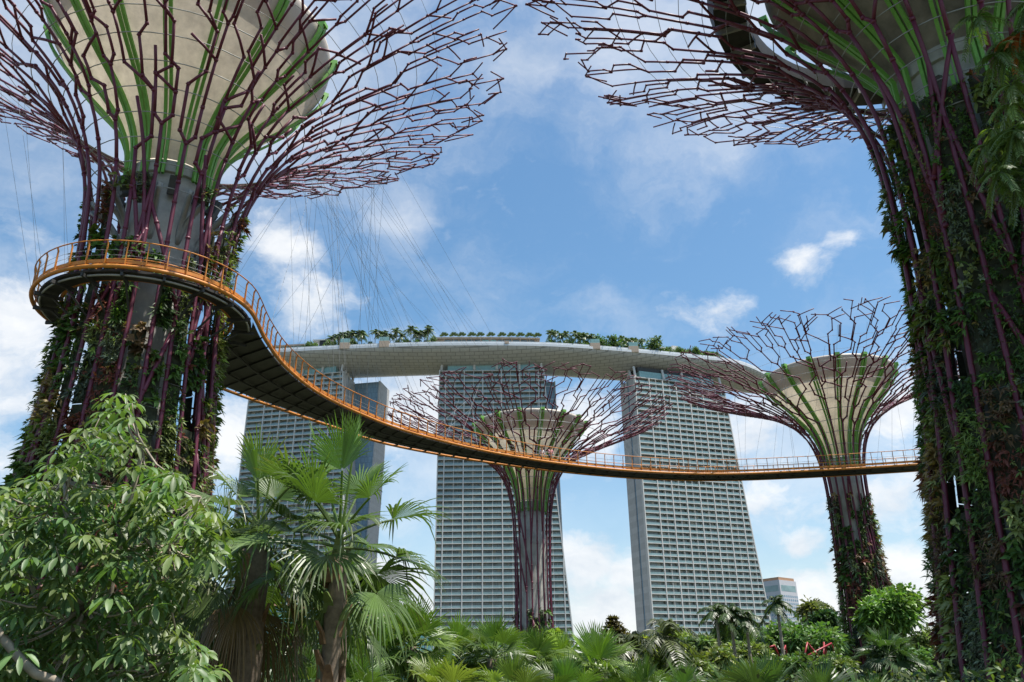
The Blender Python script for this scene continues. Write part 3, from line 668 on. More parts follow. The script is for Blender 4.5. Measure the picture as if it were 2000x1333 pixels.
    for a in range(0, 360, 20):
        u = np.array([math.cos(R_(a)), math.sin(R_(a)), 0]); v_ = np.array([-u[1], u[0], 0]); b = MB(); c = np.r_[LC, ZD-.42]
        b.obox(c+u*5.12, u*.68, v_*.06, (0, 0, .10)); b.tube([c+u*5.0, c+u*3.6+np.array([0, 0, -1.1])], .06, 5); b.build('ring_beam', M['dark'], t)
    # cables up to the canopies
    rng = random.Random(3); cab = []
    def top(T, sh, ang, r):
        z = float(np.interp(r, sh.r[60:], sh.z[60:])); return (T[0]+r*math.cos(R_(ang)), T[1]+r*math.sin(R_(ang)), z)
    for a in (150, 158, 163, 176, 186, 199): cab.append(((LC[0]+LR*math.cos(R_(a)), LC[1]+LR*math.sin(R_(a)), ZD), top(TA, shA, a+rng.uniform(-4, 4), rng.uniform(9.5, 13))))
    for i in range(46):
        e = rng.choice((near_pts, far_pts)); p = e[rng.randrange(2, 62)]; cab.append(((p[0], p[1], ZD), top(TA, shA, rng.choice((28, 36, 44, 52, 62, 70))+rng.uniform(-2, 2), rng.choice((9.5, 12, 14.5, 17)))))
    def near_tree(T, sh, x0, x1, n, angs, rr):
        for i in range(n):
            e = rng.choice((near_pts, far_pts)); x = x0+(x1-x0)*(i+.5)/n; p = e[np.argmin(abs(e[:, 0]-x))]; q = rng.uniform(*angs)
            cab.append(((p[0], p[1], ZD), top(T, sh, angs[0]+(angs[1]-angs[0])*(i+.5)/n+rng.uniform(-8, 8), rng.uniform(*rr))))
    near_tree(TC, shC, -9, 14, 18, (-135, -40), (11, 15)); near_tree(TD, shD, 22, 50, 28, (-150, -30), (8, 15))
    for a, b in cab: m = MB(); m.tube([a, b], .009, 4); m.build('suspension_cable', M['cable'], t)
walkway()

def person(label, x, yy, shirt, hat, lean, walk):
    p = at(x, yy, 76.2); t = thing('person', label, 'person', (p[0], p[1], ZD-.09), None, R_(20))
    J = [(0, 0, .95), (0, 0, 1.2), (0, .0, 1.42), (0, 0, 1.52), (0, -.02, 1.66), (.19, 0, 1.40), (.26, -.03, 1.12), (.22, -.22, .98), (-.19, 0, 1.40), (-.25, .02, 1.12), (-.20, -.20, 1.05),
         (.09, 0, .90), (.11, -.10*walk, .50), (.11, .04*walk, .08), (.11, -.14, .04), (-.09, 0, .90), (-.10, .12*walk, .50), (-.10, .26*walk, .08), (-.10, .12, .04), (.21, -.30, .96), (-.19, -.29, 1.07)]
    Ed = [(0, 1), (1, 2), (2, 3), (3, 4), (2, 5), (5, 6), (6, 7), (7, 19), (2, 8), (8, 9), (9, 10), (10, 20), (0, 11), (11, 12), (12, 13), (13, 14), (0, 15), (15, 16), (16, 17), (17, 18)]
    rad = [.15, .14, .15, .055, .10, .06, .045, .035, .06, .045, .035, .085, .06, .045, .04, .085, .06, .045, .04, .03, .03]
    J = [(a, b-lean*max(0, c-.9), c) for a, b, c in J]
    def skin(name, ids, sc, m, parent):
        mp = {j: k for k, j in enumerate(ids)}; me = bpy.data.meshes.new(name); me.from_pydata([J[j] for j in ids], [(mp[a], mp[b]) for a, b in Ed if a in mp and b in mp], [])
        o = bpy.data.objects.new(name, me); COL.objects.link(o); o.parent = parent; s = o.modifiers.new('skin', 'SKIN'); o.modifiers.new('sub', 'SUBSURF').levels = 1
        if not me.skin_vertices: bpy.context.view_layer.objects.active = o
        lay = me.skin_vertices[0] if me.skin_vertices else me.attributes
        for k, j in enumerate(ids): me.skin_vertices[0].data[k].radius = (rad[j]*sc, rad[j]*sc)
        me.skin_vertices[0].data[0].use_root = True; me.materials.append(m); return o
    skin('body', list(range(21)), 1.0, M['skin'], t)
    skin('shirt', [0, 1, 2, 5, 6, 8, 9], 1.14, shirt, t); skin('trousers', [0, 11, 12, 13, 15, 16, 17], 1.12, M['khaki'] if hat else M['navy'], t)
    h = J[4]; m = MB()
    if hat: m.lathe([(.06, .24), (.075, .24), (.085, .12), (.17, .10), (.19, .02)], 16, (h[0], h[1], h[2])); m.build('hat', M['straw'], t, True)
    else: m.lathe([(.0, .108), (.06, .11), (.10, .085), (.125, .02)], 12, (h[0], h[1]+.02, h[2])); m.build('hair', M['hair'], t, True)
person('person in a white shirt and brown brimmed hat walking on the orange walkway', 1058, 893, M['wshirt'], True, .05, 1.0)
person('person in a pink shirt without a hat standing on the orange walkway', 1075, 894, M['pink'], False, .12, .3)

# ------------------------------------------------------------------ planting
def fan_frond(mb, base, az, el, pet, R, col, nr, droop=.5, nseg=34, spread=105, tipbrown=.0, prad=.016):
    d = np.array([math.cos(az)*math.cos(el), math.sin(az)*math.cos(el), math.sin(el)])
    base = np.asarray(base, float); k = 6; f = np.linspace(0, 1, k)
    pts = base+d*pet*f[:, None]+np.array([0, 0, -1.])*(pet*.22*max(0, math.cos(el)))*(f**2)[:, None]
    c = np.asarray(col); n0 = mb.n; mb.tube(pts, np.linspace(prad*1.5, prad, k), 5); mb.c.append(np.broadcast_to(c*np.array([1.1, 1.0, .8]), (mb.n-n0, 3)))
    h = pts[-1]; d = unit(pts[-1]-pts[-2]); s = np.cross(d, [0, 0, 1.]); s = unit(s) if np.linalg.norm(s) > .05 else np.array([1., 0, 0])
    tw = nr.uniform(-.5, .5); n = np.cross(s, d); s, n = s*math.cos(tw)+n*math.sin(tw), n*math.cos(tw)-s*math.sin(tw)
    th = np.radians(np.linspace(-spread, spread, nseg)); dth = th[1]-th[0]
    L = R*(1-.32*(np.abs(th)/th[-1])**2)*nr.uniform(.86, 1.08, nseg)
    u = d*np.cos(th)[:, None]+s*np.sin(th)[:, None]; u = unit(u+n*(.30*np.abs(np.sin(th)))[:, None]); v = unit(np.cross(n, u))
    T = np.array([.04, .30, .52, .72, .88, 1.0]); Wd = np.array([.04, .30, .52, .40, .22, .02])*math.tan(dth/2)*1.02
    dr = droop*nr.uniform(.4, 1.6, nseg)*np.where(nr.random(nseg) < .16, nr.uniform(1.5, 2.4, nseg), 1)
    V = np.zeros((nseg, 6, 3, 3))
    for j, (t_, w_) in enumerate(zip(T, Wd)):
        x = max(0, t_-.42); c_ = h+u*(L*(t_-.35*x*x*np.minimum(dr, 1.6)))[:, None]+np.array([0, 0, -1.])*(L*dr*(x**1.7)*1.5)[:, None]
        hw = (L*w_)[:, None]
        V[:, j, 0] = c_-v*hw; V[:, j, 1] = c_+n*hw*.45; V[:, j, 2] = c_+v*hw
    b = (np.arange(nseg)*18)[:, None, None, None]; j = np.arange(5)[None, :, None, None]; m = np.arange(2)[None, None, :, None]
    i0 = b+j*3+m; q = np.concatenate([i0, i0+1, i0+4, i0+3], -1).reshape(-1, 4)
    cc = np.broadcast_to(c, (nseg, 6, 3, 3))*nr.uniform(.8, 1.2, (nseg, 1, 1, 1))
    br = np.array([.20, .12, .05]); k_ = (np.clip((T-.6)/.4, 0, 1)*tipbrown)[None, :, None, None]*nr.uniform(.2, 1.6, (nseg, 1, 1, 1)); k_ = np.clip(k_, 0, 1)
    mb.add(V.reshape(-1, 3), q, None, (cc*(1-k_)+br*k_).reshape(-1, 3))

def fan_palm(label, loc, trunk_h, R, pet, nf, seed, col=(.055, .105, .022), group=None, boots=False, el_lo=-40, droop=.55, dead=0, tr=.12, nseg=30, cat='palm', tip=.12, crown=.35, young_k=.7):
    nr = np.random.default_rng(seed); t = thing('fan_palm', label, cat, loc, group)
    b = MB(); z = np.linspace(0, trunk_h, 14); r = tr*(1.15-.2*z/trunk_h)*(1+.10*np.sin(z*17))
    wob = np.stack([.04*np.sin(z*1.3+seed), .04*np.cos(z*1.1), z], -1); b.tube(wob, r, 10); b.build('trunk', M['bark'], t, True)
    if boots:
        for i in range(boots):
            zz = nr.uniform(.25, 1.0)*trunk_h if i else trunk_h*.7; a = i*2.4; u = np.array([math.cos(a), math.sin(a), 0]); v = np.array([-u[1], u[0], 0]); b = MB()
            p = u*tr*.9+np.array([0, 0, zz]); L = nr.uniform(.22, .42)
            pts = [p, p+u*.03+np.array([0, 0, L*.5]), p+u*nr.uniform(.05, .14)+np.array([0, 0, L])]
            for q0, q1, w0, w1 in ((pts[0], pts[1], .10, .07), (pts[1], pts[2], .07, .03)): b.hexa([q0-v*w0-u*.012, q0+v*w0-u*.012, q0+v*w0+u*.02, q0-v*w0+u*.02, q1-v*w1-u*.012, q1+v*w1-u*.012, q1+v*w1+u*.02, q1-v*w1+u*.02])
            b.build('leaf_base', M['boot'] if zz < trunk_h*.55 or i % 3 == 0 else M['petiole'], t)
    for i in range(nf):
        f = i/max(1, nf-1); el = R_(82-(82-el_lo)*f**.85+nr.uniform(-8, 8)); az = i*2.39996+nr.uniform(-.3, .3)
        m = MB(); young = f < .2
        isdead = i >= nf-dead
        c = np.array(col)*nr.uniform(.75, 1.25)*(np.array([1.15, 1.25, .9]) if young else 1)
        if isdead: c = np.array([.16, .10, .05])*nr.uniform(.7, 1.3)
        base = np.array([.04*math.cos(az), .04*math.sin(az), trunk_h-.05+crown*(1-f)*.9])
        fan_frond(m, base, az, el, pet*nr.uniform(.75, 1.15)*(young_k if young else 1), R*nr.uniform(.85, 1.1), c, nr, droop*(.25+.9*f) if not isdead else 1.3, nseg, 60 if (young and i < 3) else (100 if not isdead else 60), tip if not isdead else .8)
        m.build('frond', M['palm'], t)
    return t

def crown_mesh(nr, ell, nclump, per, leaf, col, flat=.8, spread=.38, droop=.3, aspect=.42, shell=.55, up=.5):
    """leaf clumps through a set of ellipsoids (centre, radii)"""
    lf = MB(); tips = []
    for k in range(nclump):
        c, r = ell[nr.integers(len(ell))]; v = unit(nr.normal(size=3)); rr = nr.uniform(shell, 1)**.5
        o = np.asarray(c)+v*np.asarray(r)*rr; tips.append(o)
        rs = np.mean(r)*spread*nr.uniform(.6, 1.4); p = o+nr.normal(size=(per, 3))*rs*np.array([1, 1, flat])*.5
        d = unit(p-o+nr.normal(size=(per, 3))*rs*.3)+np.array([0, 0, .05]); tint = 1.75*np.asarray(col)*nr.uniform(.6, 1.4)*np.array([nr.uniform(.85, 1.2), 1, nr.uniform(.8, 1.2)])
        L = leaf*nr.uniform(.6, 1.3, per); leaves(lf, p, d, np.array([0, 0, up])+nr.normal(size=(per, 3))*.45, L, L*aspect*nr.uniform(.8, 1.2, per), tint*nr.uniform(.75, 1.3, per)[:, None], droop)
    return lf, tips
def leafy_tree(label, loc, ell, nclump, per, leaf, col, seed, group=None, name='leafy_tree', cat='tree', trunk=.12, forks=7, bark='bark', fork_h=.45, **kw):
    nr = np.random.default_rng(seed); t = thing(name, label, cat, loc, group); lf, tips = crown_mesh(nr, ell, nclump, per, leaf, col, **kw)
    top = max(c[2] for c, r in ell); b = MB(); hz = top*fork_h; b.tube([(0, 0, 0), (.04, .02, hz*.5), (0, 0, hz)], [trunk, trunk*.85, trunk*.7], 8)
    for i in range(min(forks, len(tips))):
        p = tips[i]; b.tube(cat_rom([(0, 0, hz*.96), (p[0]*.4, p[1]*.4, hz+(p[2]-hz)*.55), tuple(p)], 6), np.linspace(trunk*.55, trunk*.1, 6), 5)
    b.build('trunk', M[bark], t, True); lf.build('crown', M['leaf'], t); return t

def feather_crown(mb, top, nf, L, col, nr, lw=.05, nl=22, el_lo=-25, ll=.32, droop=.55, el_hi=80, hang=.6):
    for i in range(nf):
        f = i/max(1, nf-1); el = R_(el_hi-(el_hi-el_lo)*f+nr.uniform(-8, 8)); az = i*2.39996+nr.uniform(-.3, .3); Lk = L*nr.uniform(.8, 1.1)
        hz = np.array([math.cos(az), math.sin(az), 0]); u = np.linspace(0, 1, 12)
        pts = np.asarray(top)+hz*(Lk*math.cos(el)*u)[:, None]+np.array([0, 0, 1.])*(Lk*(math.sin(el)*u-droop*u*u*.9))[:, None]
        n0 = mb.n; mb.tube(pts, np.linspace(lw*.7, lw*.15, 12), 4, False); mb.c.append(np.broadcast_to(np.asarray(col)*1.1, (mb.n-n0, 3)))
        uu = np.linspace(.12, 1, nl); P = np.stack([np.interp(uu, u, pts[:, k]) for k in range(3)], -1); Tn = unit(np.stack([np.interp(uu, u, np.gradient(pts[:, k])) for k in range(3)], -1))
        sd = unit(np.cross(Tn, [0, 0, 1.])); tint = np.asarray(col)*nr.uniform(.7, 1.3)
        for sg in (-1, 1):
            d = sd*sg+Tn*.55+np.array([0, 0, .12])+nr.normal(size=P.shape)*.1
            leaves(mb, P, d, np.cross(d, Tn), Lk*ll*(1-.55*np.abs(uu-.45))*nr.uniform(.85, 1.15, nl), lw*nr.uniform(.9, 1.3, nl), tint*nr.uniform(.8, 1.25, nl)[:, None], hang)
def feather_palm(label, loc, h, nf, L, seed, group=None, col=(.04, .075, .02), tr=.12, lean=(0, 0), name='feather_palm', shaft=False, **kw):
    nr = np.random.default_rng(seed); t = thing(name, label, 'palm', loc, group); b = MB(); top = (lean[0], lean[1], h)
    b.tube(cat_rom([(0, 0, 0), (lean[0]*.35, lean[1]*.35, h*.5), top], 8), np.linspace(tr*1.2, tr*.75, 8), 8); b.build('trunk', M['palebark'], t, True)
    if shaft: b = MB(); b.tube([top, (top[0], top[1], h+h*.10)], [tr*.85, tr*.5], 8); b.build('crownshaft', M['petiole'], t, True); top = (top[0], top[1], h*1.08)
    m = MB(); feather_crown(m, top, nf, L, col, nr, **kw); m.build('crown', M['palm'], t); return t

# ---- roof deck gardens
def roof_garden():
    protos = []
    for k in range(3):
        p = feather_palm('x', (0, 0, 0), 6.0+k*.8, 15, 2.8, 70+k, col=(.085, .13, .05), tr=.16, lw=.24, nl=12, ll=.34, name='roof_palm'); protos.append(p)
    bushes = []
    for k in range(3):
        p = leafy_tree('x', (0, 0, 0), [((0, 0, 2.0), (2.6, 2.2, 1.8)), ((1.2, 0, 3.4), (1.6, 1.5, 1.4))], 34, 26, .75, (.05, .085, .028), 80+k, name='roof_shrub', cat='shrub', trunk=.12); bushes.append(p)
    used = set()
    def place(src, xp, b, label, cat, group, sc=1.0, rz=0):
        o = src if src not in used else copy_tree(src); used.add(src)
        o.location = tuple(deck_at(xp, b, 1.6)); o.scale = (sc*1.45,)*3; o.rotation_euler = (0, 0, rz); tag(o, label, cat, group); return o
    clumps = [('in the leftmost clump on the roof deck', (640, 652, 662, 671, 683, 694, 702)), ('in the second clump from the left on the roof deck', (727, 736, 747, 758, 769, 779)),
              ('in the clump just left of the roof pavilion', (799, 808, 817, 826, 835)), ('in the clump just right of the roof pavilion', (1080, 1090, 1099, 1109)),
              ('in the roof clump behind the middle tree bowl, right of the pavilion', (1130, 1140, 1149, 1160)), ('in the row at the right end of the roof deck', (1224, 1233, 1243, 1252, 1263))]
    rng = random.Random(4)
    for i, (w, xs) in enumerate(clumps):
        for x in xs: place(protos[rng.randrange(3)], x+rng.uniform(-2, 2), rng.uniform(4, 8), 'roof garden palm '+w, 'palm', 'roof palms '+w, rng.uniform(.85, 1.15), rng.uniform(0, 6))
    for w, xs in (('under the palms on the left half of the roof deck', (634, 646, 658, 668, 680, 692, 705, 722, 740, 754, 772, 788, 797, 812, 828, 842)),
                  ('under the palms on the right half of the roof deck', (1078, 1092, 1106, 1118, 1134, 1148, 1158, 1180, 1188, 1205, 1213, 1225, 1247, 1262, 1275, 1284, 1296)),
                  ('along the right tip of the roof deck', (1308, 1318, 1330, 1340, 1350, 1362, 1372, 1384, 1394, 1402, 1412)), ('beside the roof shelter at the left end of the deck', (595, 603, 610))):
        for x in xs: place(bushes[rng.randrange(3)], x, rng.uniform(3.6, 5.5), 'dark green shrub '+w, 'shrub', 'roof shrubs '+w, rng.uniform(.7, .95) if 'tip' in w or 'shelter' in w else rng.uniform(.5, .8), rng.uniform(0, 6))
    for x, s_ in ((1184, 1.5), (1210, 1.45), (1281, 1.7)): place(bushes[0], x, 6, {1184: 'tallest round tree left on the right half of the roof deck', 1210: 'broad round tree left of the row of roof palms', 1281: 'big round tree right of the row of roof palms'}[x], 'tree', None, s_, x)
    nr = np.random.default_rng(9); src = None
    for x in (866, 885, 901, 921, 938, 959, 981, 1000, 1018, 1036, 1052):
        if src is None:
            src = thing('traveller_palm', 'small yellow green fan plant in the row before the roof pavilion', 'plant', (0, 0, 0), 'fan plants before the roof pavilion')
            b = MB(); b.tube([(0, 0, 0), (0, 0, 5.4)], .14, 6); b.build('trunk', M['palebark'], src); m = MB()
            for a in np.linspace(-1.15, 1.15, 9):
                d = np.array([math.sin(a), 0, math.cos(a)]); leaves(m, np.array([[0, 0, 5.2]]*3)+d*.5, np.repeat([d], 3, 0)+nr.normal(size=(3, 3))*.16, np.array([[0, 1, 0]]*3), 2.3, .8, np.array([[.12, .17, .04]]*3)*nr.uniform(.8, 1.2), .1)
            m.build('crown', M['leaf'], src); o = src
        else: o = copy_tree(src)
        o.location = tuple(deck_at(x, 3.6, 1.2)); o.scale = (1.15, 1.15, 1.2)
roof_garden()

# ---- the broad leaved tree at the lower left
def near_tree():
    nr = np.random.default_rng(12); t = thing('broadleaf_tree', 'big tree with drooping whorls of glossy leaves at the lower left', 'tree', (-4.6, 9.6, 0))
    O = np.array([-4.6, 9.6, 0]); poly = np.array([(-60, 960), (20, 945), (60, 935), (110, 880), (140, 860), (190, 800), (205, 772), (240, 762), (268, 780), (262, 850), (300, 905), (350, 910), (365, 960), (415, 985), (445, 1040), (440, 1085), (385, 1110), (360, 1160), (330, 1190), (350, 1230), (425, 1290), (410, 1345), (200, 1420), (-60, 1420)], float)
    def inside(p):
        x, y = p; c = False
        for i in range(len(poly)):
            (x0, y0), (x1, y1) = poly[i], poly[i-1]
            if (y0 > y) != (y1 > y) and x < (x1-x0)*(y-y0)/(y1-y0)+x0: c = not c
        return c
    lf = MB(); tips = []; n = 0
    while n < 900:
        p = nr.uniform((-60, 750), (450, 1420))
        if not inside(p): continue
        Y = nr.uniform(8.6, 10.9) if nr.random() < .75 else nr.uniform(8.3, 9.2)
        o = at(p[0], p[1], Y)-O
        if p[1] < 860 and nr.random() < .0: continue
        tips.append(o); n += 1
        k = nr.integers(7, 11); sz = nr.uniform(.105, .19); base = np.array([.105, .175, .055])*nr.uniform(.65, 1.35)*np.array([nr.uniform(.85, 1.3), 1, 1]); ax = unit(np.array([0, -.25, 1.])+nr.normal(size=3)*.25); e1 = unit(np.cross(ax, [1, .2, 0])); e2 = np.cross(ax, e1); a0 = nr.uniform(0, 6)
        for j in range(k):
            a = a0+j*2*math.pi/k+nr.uniform(-.2, .2); L = sz*nr.uniform(.85, 1.1); W = L*nr.uniform(.33, .42); el = nr.uniform(-.45, .12)
            d = unit((e1*math.cos(a)+e2*math.sin(a))*math.cos(el)+ax*math.sin(el)); s = unit(np.cross(d, ax)); up = np.cross(s, d); sag = nr.uniform(.5, 1.2)
            b0 = o+d*nr.uniform(.02, .06); T = np.array([0, .12, .38, .66, .88, 1.0]); Wd = np.array([.03, .08, .75, 1.0, .6, .02])*W*.5
            V = []
            for t_, w_ in zip(T, Wd):
                c = b0+d*L*t_+np.array([0, 0, -1.])*L*sag*t_*t_*.6
                V += [c-s*w_+up*w_*.35, c, c+s*w_+up*w_*.35]
            i0 = np.array([[r*3+m for m in (0, 1)] for r in range(5)]).reshape(-1, 1); q = np.concatenate([i0, i0+1, i0+4, i0+3], 1)
            lf.add(V, q, None, base*nr.uniform(.8, 1.25))
    lf.build('crown', M['gloss'], t, True)
    b = MB(); b.tube([(0, 0, 0), (.05, 0, .8), (0, .05, 1.5)], [.10, .085, .07], 8); hubs = []
    for i in range(11):
        a = i*2.4; p = np.array([.9*math.cos(a), .55*math.sin(a), 2.2+.22*i]); hubs.append(p)
        b.tube(cat_rom([(0, .05, 1.4), (p[0]*.45, p[1]*.5, 1.4+(p[2]-1.4)*.5), tuple(p)], 7), np.linspace(.05, .022, 7), 6)
    for o in tips[::5]:
        h = hubs[int(np.argmin([np.linalg.norm((o-x)*np.array([1, 1, 1.5])) for x in hubs]))]
        if np.linalg.norm(o-h) < 1.5: b.tube(cat_rom([tuple(h), tuple((h+o)/2+np.array([0, 0, -.08])), tuple(o)], 5), np.linspace(.016, .006, 5), 4)
    q0 = at(-40, 1190, 8.6)-O; q1 = at(60, 1310, 8.6)-O; q2 = at(130, 1345, 8.7)-O
    b.tube(cat_rom([tuple(q0), tuple(q1), tuple(q2), (.0, 0.05, 1.3)], 14), .045, 7)
    q0 = at(330, 1295, 9.0)-O; q1 = at(240, 1310, 9.0)-O; q2 = at(150, 1350, 9.2)-O; b.tube(cat_rom([tuple(q0), tuple(q1), tuple(q2)], 8), np.linspace(.012, .035, 8), 6)
    b.build('trunk', M['palebark'], t, True)
near_tree()

# ---- fan palms close by
def P(x, y, Y): return at(x, y, Y)
def fp(label, x, y, Y, R, pet, nf, seed, **kw):
    kw['col'] = tuple(np.array([2.0, 1.7, 1.5])*np.array(kw.get('col', (.055, .105, .022)))); p = P(x, y, Y); return fan_palm(label, (p[0], p[1], 0), p[2], R, pet, nf, seed, **kw)
fp('tall fan palm on a green and brown trunk in front of the left hotel tower', 660, 1085, 11.5, .88, .82, 20, 41, boots=30, col=(.040, .080, .022), el_lo=-26, droop=.55, young_k=1.2, nseg=38, crown=.5, tr=.125)
fp('shaggy fan palm with dead brown fronds between the broadleaf tree and the tall fan palm', 500, 1075, 12.2, .92, .85, 26, 42, boots=18, el_lo=-70, droop=1.0, dead=5, tr=.20, nseg=36, col=(.042, .078, .026), tip=.35, crown=.6)
fp('dark fan palm half hidden behind the right edge of the broadleaf tree', 410, 1150, 13.5, .95, .8, 20, 43, el_lo=-55, droop=.6, col=(.035, .065, .022), nseg=30)
fp('low fan palm right of the tall fan palm trunk, spreading fronds over the glass hall', 668, 1190, 14.0, .75, .55, 14, 44, el_lo=-35, col=(.04, .08, .024), nseg=28)
fp('small dark fan palm low between the two big palm trunks', 575, 1225, 15.5, .85, .7, 18, 45, el_lo=-40, col=(.035, .07, .022), nseg=28)
row = [('large fan palm with tall upright fronds left of the middle hotel tower', 805, 1262, 18.5, 1.0, .75, 24, (.075, .135, .028)), ('fan palm low at the foot of the tall fan palm trunk', 735, 1290, 18, .85, .7, 20, (.05, .10, .025)),
       ('fan palm leaning right before the base of the middle hotel tower', 895, 1285, 20, .95, .8, 22, (.07, .12, .03)), ('dark green fan palm left of the bare steel tree base', 962, 1285, 19, .95, .8, 20, (.05, .095, .025)),
       ('fan palm directly in front of the bare steel tree base', 1035, 1270, 22, 1.0, .8, 22, (.06, .11, .025)), ('bright yellow green fan palm right of the bare steel tree base', 1098, 1275, 23, 1.0, .8, 20, (.10, .16, .028)),
       ('broad fan palm with a big upright fan below the gap right of the middle tower', 1165, 1285, 18.5, 1.0, .75, 22, (.075, .135, .028)), ('fan palm with glossy pale fronds at the bottom edge, under the right tower end wall', 1255, 1335, 17, .85, .6, 18, (.045, .085, .026)),
       ('small fan palm at the bottom edge below the right tower balconies', 1335, 1330, 18, .8, .6, 18, (.04, .08, .026)), ('dark fan palm at the bottom edge left of the red frames', 1440, 1325, 16, .9, .7, 18, (.035, .065, .028)),
       ('broad leaved dark fan palm at the bottom edge below the red frames', 1500, 1318, 15, .9, .65, 16, (.035, .068, .026)), ('dark fan palm in front of the planted small steel tree', 1605, 1335, 14.5, .9, .6, 16, (.032, .06, .026)),
       ('low fan palm at the bottom edge between the planted trunk and the giant trunk', 1700, 1345, 16, .9, .7, 16, (.04, .08, .025)), ('fan palm at the bottom edge left of the big upright fan palm', 690, 1330, 15, .9, .7, 18, (.04, .08, .025)),
       ('low dark fan palm at the bottom edge below the shaggy palm', 590, 1320, 16, .9, .7, 18, (.035, .07, .022)), ('pale fan palm at the bottom edge below the bare steel tree', 1000, 1335, 16, .9, .7, 18, (.06, .10, .03)),
       ('fan palm with drooping yellowish fronds at the bottom edge below the middle tower', 860, 1330, 16, .9, .7, 20, (.075, .11, .03)), ('small fan palm at the bottom edge right of the bare steel tree', 1105, 1335, 17, .85, .7, 18, (.05, .10, .025))]
for i, (lb, x, y, Y, R, pt, nf, c) in enumerate(row): fp(lb, x, y+((2 if x < 1000 else 32 if x < 1180 else 22) if y < 1300 else 34 if x < 1400 else 58), Y*1.12, R*.86, pt*.62, nf, 100+i, col=c, crown=.15, group='fan palms in the low planting', nseg=28, el_lo=-30, droop=.5)
p = P(1735, 1285, 62); fan_palm('feathery fan palm on a thin trunk just left of the giant trunk', (p[0], p[1], 0), p[2], 1.65, 1.2, 24, 140, col=(.045, .085, .032), el_lo=-50, tr=.13, nseg=30)

# ---- trees and shrubs further back
def lt(label, x, y, Y, rx, rz, n, per, leaf, col, seed, **kw):
    """crown centred on the direction (x, y), radii in picture columns turned to metres"""
    Y = Y*1.45 if Y < 62 else Y*1.12 if Y < 80 else Y
    p = P(x, y, Y); k = Y*1.04/F_PX; a = rx*k; leaf = leaf*1.25; per = int(per*1.1); c = rz*k; nr = np.random.default_rng(seed)
    ell = [((0, 0, p[2]), (a*.8, a*.7, c*.8))]+[((a*math.cos(q)*.55, a*math.sin(q)*.45, p[2]+c*nr.uniform(-.35, .35)), (a*.5, a*.45, c*.5)) for q in np.arange(5)*1.257]
    return leafy_tree(label, (p[0], p[1], 0), ell, n, per, leaf, col, seed, **kw)
lt('round bright green tree behind the feathery palm, beside the giant trunk', 1738, 1205, 63, 52, 58, 120, 70, .42, (.075, .14, .03), 201, trunk=.2)
lt('dark green bush below the round bright tree, left of the giant trunk', 1760, 1290, 44, 50, 45, 70, 50, .34, (.045, .085, .025), 202, cat='bush', name='leafy_bush')
lt('pale leaved bush pressed against the left side of the giant trunk', 1805, 1260, 48, 26, 40, 50, 40, .3, (.10, .13, .04), 203, cat='bush', name='leafy_bush')
lt('spreading low tree behind the red frames', 1560, 1248, 62, 75, 26, 130, 50, .40, (.055, .10, .028), 204, trunk=.2)
lt('spreading low tree between the red frames and the planted steel trunk', 1610, 1262, 58, 40, 26, 80, 50, .38, (.065, .115, .03), 205, trunk=.2)
lt('thin crowned olive tree right of the far high rise', 1585, 1200, 110, 24, 26, 40, 34, .55, (.075, .085, .035), 206, trunk=.2)
lt('taller thin crowned tree beside the planted steel trunk', 1606, 1188, 118, 16, 18, 30, 34, .55, (.075, .09, .035), 207, trunk=.2)
lt('dark round tree below the thin crowned trees', 1608, 1218, 100, 24, 22, 60, 40, .55, (.03, .06, .025), 208, trunk=.2)
lt('dark clipped tree under the royal palms before the right hotel tower', 1430, 1245, 58, 32, 32, 70, 50, .4, (.035, .075, .022), 209, trunk=.2)
for i, (lb, x, y, Y, rx, rz, c) in enumerate([('yellow green bush below the right tower end wall', 1235, 1275, 42, 38, 32, (.13, .16, .03)), ('yellow green bush in front of the coconut palms', 1290, 1280, 44, 40, 30, (.12, .155, .03)), ('tall lime green bush before the right hotel tower base', 1315, 1255, 48, 34, 34, (.115, .16, .03)),
        ('grey green flowering bush left of the royal palms', 1362, 1268, 46, 34, 26, (.07, .10, .04)), ('yellowish bush below the grey green flowering bush', 1395, 1295, 38, 34, 24, (.11, .14, .035)), ('mixed green bush below the dark clipped tree', 1455, 1280, 46, 40, 28, (.08, .11, .035)),
        ('olive bush low between the pale bush and the yellow bush', 1335, 1305, 36, 40, 26, (.09, .13, .03)), ('small lime bush at the right foot of the middle tower', 1075, 1250, 55, 18, 24, (.11, .16, .035)), ('bright bush behind the palms at the middle tower foot', 935, 1252, 50, 26, 20, (.10, .16, .03)),
        ('yellow bush in front of the glass hall', 765, 1235, 50, 34, 26, (.12, .15, .03)), ('dark hedge bush below the glass hall', 700, 1275, 45, 44, 22, (.03, .06, .02)), ('yellow green bush behind the two palm trunks', 570, 1270, 30, 50, 40, (.085, .12, .03)), ('olive bush between broadleaf tree and shaggy palm', 445, 1275, 24, 40, 50, (.08, .10, .025)),
        ('green bush in front of the red frames, right end', 1625, 1300, 40, 34, 22, (.075, .11, .03)), ('low mixed bush under the red frames, left end', 1530, 1300, 36, 44, 22, (.06, .10, .03)), ('dark bush at the foot of the umbrella shaped tree', 1200, 1272, 55, 26, 18, (.03, .06, .022))]):
    lt(lb, x, y, Y, rx, rz, 70, 46, .0078*Y, c, 220+i, cat='bush', name='leafy_bush', trunk=.06)
